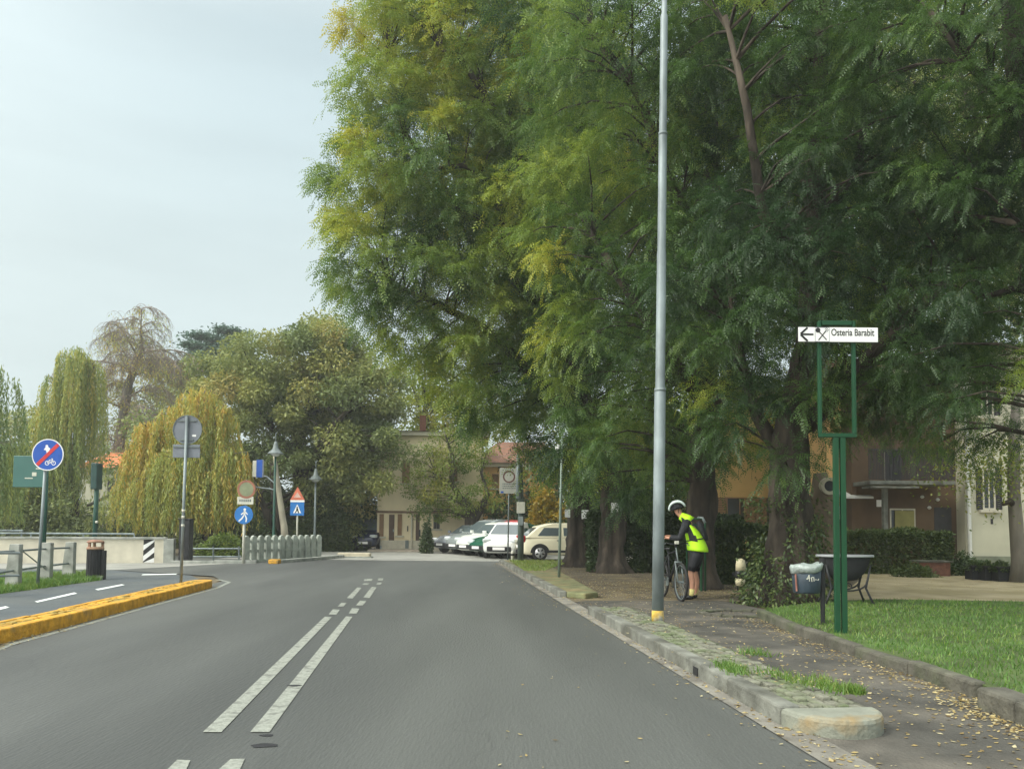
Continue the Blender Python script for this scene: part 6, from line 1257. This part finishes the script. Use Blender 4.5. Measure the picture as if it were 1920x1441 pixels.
# ---------------- bicycle ----------------
b = P(1277, 1127); b.z = .005
bk = thing('bicycle', 'black bicycle standing nearly end-on beside the cyclist', 'bicycle', (b.x-.14, b.y+1.04, .005), math.atan2(-.99, .13)); WB = 1.05
for nm, wx in (('wheel', 0.0), ('wheel', WB)):
    m = MB(); m.tube([(wx+.335*math.cos(a), 0, .345+.335*math.sin(a)) for a in [2*math.pi*q/40 for q in range(41)]], .024, 10, cap=False); w_ = m.obj('wheel', rubber, bk, smooth=True)
    m = MB(); m.tube([(wx+.305*math.cos(a), 0, .345+.305*math.sin(a)) for a in [2*math.pi*q/40 for q in range(41)]], .011, 6, cap=False); m.obj('rim', galv_dark, w_)
    m = MB()
    for q in range(28):
        a = 2*math.pi*q/28; s_ = .03 if q % 2 else -.03; m.tube([(wx+.02*math.cos(a+.6), s_, .345+.02*math.sin(a+.6)), (wx+.30*math.cos(a), 0, .345+.30*math.sin(a))], .0014, 3)
    m.obj('spokes', galv, w_); m = MB(); m.cyl((wx, -.05, .345), (wx, .05, .345), .022); m.obj('hub', galv, w_)
fr = MB(); S, HT, HB, BBk, RA = (.36, 0, .84), (.80, 0, .90), (.83, 0, .78), (.44, 0, .32), (0, 0, .345)
for p, q, r_ in ((S, HT, .016), (BBk, HB, .021), (BBk, (.34, 0, .90), .017), (HT, HB, .020)): fr.cyl(p, q, r_)
for s_ in (-.05, .05): fr.cyl((BBk[0], s_*.5, BBk[2]), (0, s_, .345), .010); fr.cyl((S[0], s_*.3, .82), (0, s_, .345), .009)
fr.obj('frame', jblack, bk, smooth=True)
m = MB()
for s_ in (-.055, .055): m.tube([(WB, s_, .345), (.90, s_, .70)], .014, 8)
m.cyl((.90, -.07, .70), (.90, .07, .70), .018); m.cyl((.90, 0, .70), (.78, 0, .98), .014); m.obj('fork', galv_dark, bk, smooth=True)
m = MB(); m.tube([(.70, -.31, 1.04), (.76, -.2, 1.05), (.80, 0, 1.02), (.76, .2, 1.05), (.70, .31, 1.04)], .013, 8); m.cyl((.78, 0, .97), (.80, 0, 1.02), .018); hb_ = m.obj('handlebar', jblack, bk, smooth=True)
for s_ in (-1, 1): MB().cyl((.70, s_*.31, 1.04), (.745, s_*.225, 1.048), .018).obj('grip', rubber, hb_); MB().tube([(.78, s_*.2, 1.04), (.80, s_*.27, 1.0)], .006, 5).obj('brake_lever', galv, hb_)
MB().bx((.83, 0, 1.06), (.05, .08, .06)).obj('front_light', sign_cream, hb_, bevel=.01)
m = MB(); m.add([(.16, -.075, .95), (.16, .075, .95), (.30, .05, .955), (.44, .02, .95), (.44, -.02, .95), (.30, -.05, .955)], [(0, 1, 2, 5), (5, 2, 3, 4)]); o = m.obj('saddle', black, bk, smooth=True); sv = o.modifiers.new('s', 'SOLIDIFY'); sv.thickness = .04; MB().cyl((.34, 0, .90), (.32, 0, .93), .012).obj('seat_post', galv, bk)
m = MB(); m.lathe([(.085, -.004), (.085, .004)], 24); m.v = [Vector((BBk[0]+v.x, -.05+v.z, BBk[2]+v.y)) for v in m.v]; m.obj('chainring', galv_dark, bk)
for s_, a in ((-1, .8), (1, .8+math.pi)): e2 = (BBk[0]+.17*math.cos(a), s_*.09, BBk[2]+.17*math.sin(a)); c_ = MB().cyl((BBk[0], s_*.08, BBk[2]), e2, .010).obj('crank', galv_dark, bk); MB().bx((e2[0], s_*.14, e2[2]), (.09, .09, .02)).obj('pedal', black, c_)
MB().tube([(.30, .06, .40), (.20, .26, .0)], .010, 6).obj('kickstand', galv, bk)
# ---------------- air ----------------
hz = MB().box(-130, 130, -14, 110, -2, 34).obj('haze', [], None); hz['kind'] = 'stuff'; hz['label'] = 'thin pale haze in the air'
m = bpy.data.materials.new('haze'); m.use_nodes = True; t = m.node_tree; t.nodes.clear(); o = t.nodes.new('ShaderNodeOutputMaterial'); v = t.nodes.new('ShaderNodeVolumePrincipled')
v.inputs['Color'].default_value = (.93, .97, .95, 1); v.inputs['Density'].default_value = .0013; v.inputs['Anisotropy'].default_value = .2; t.links.new(v.outputs[0], o.inputs['Volume'])
hz.data.materials.append(m); scene.cycles.volume_bounces = 0
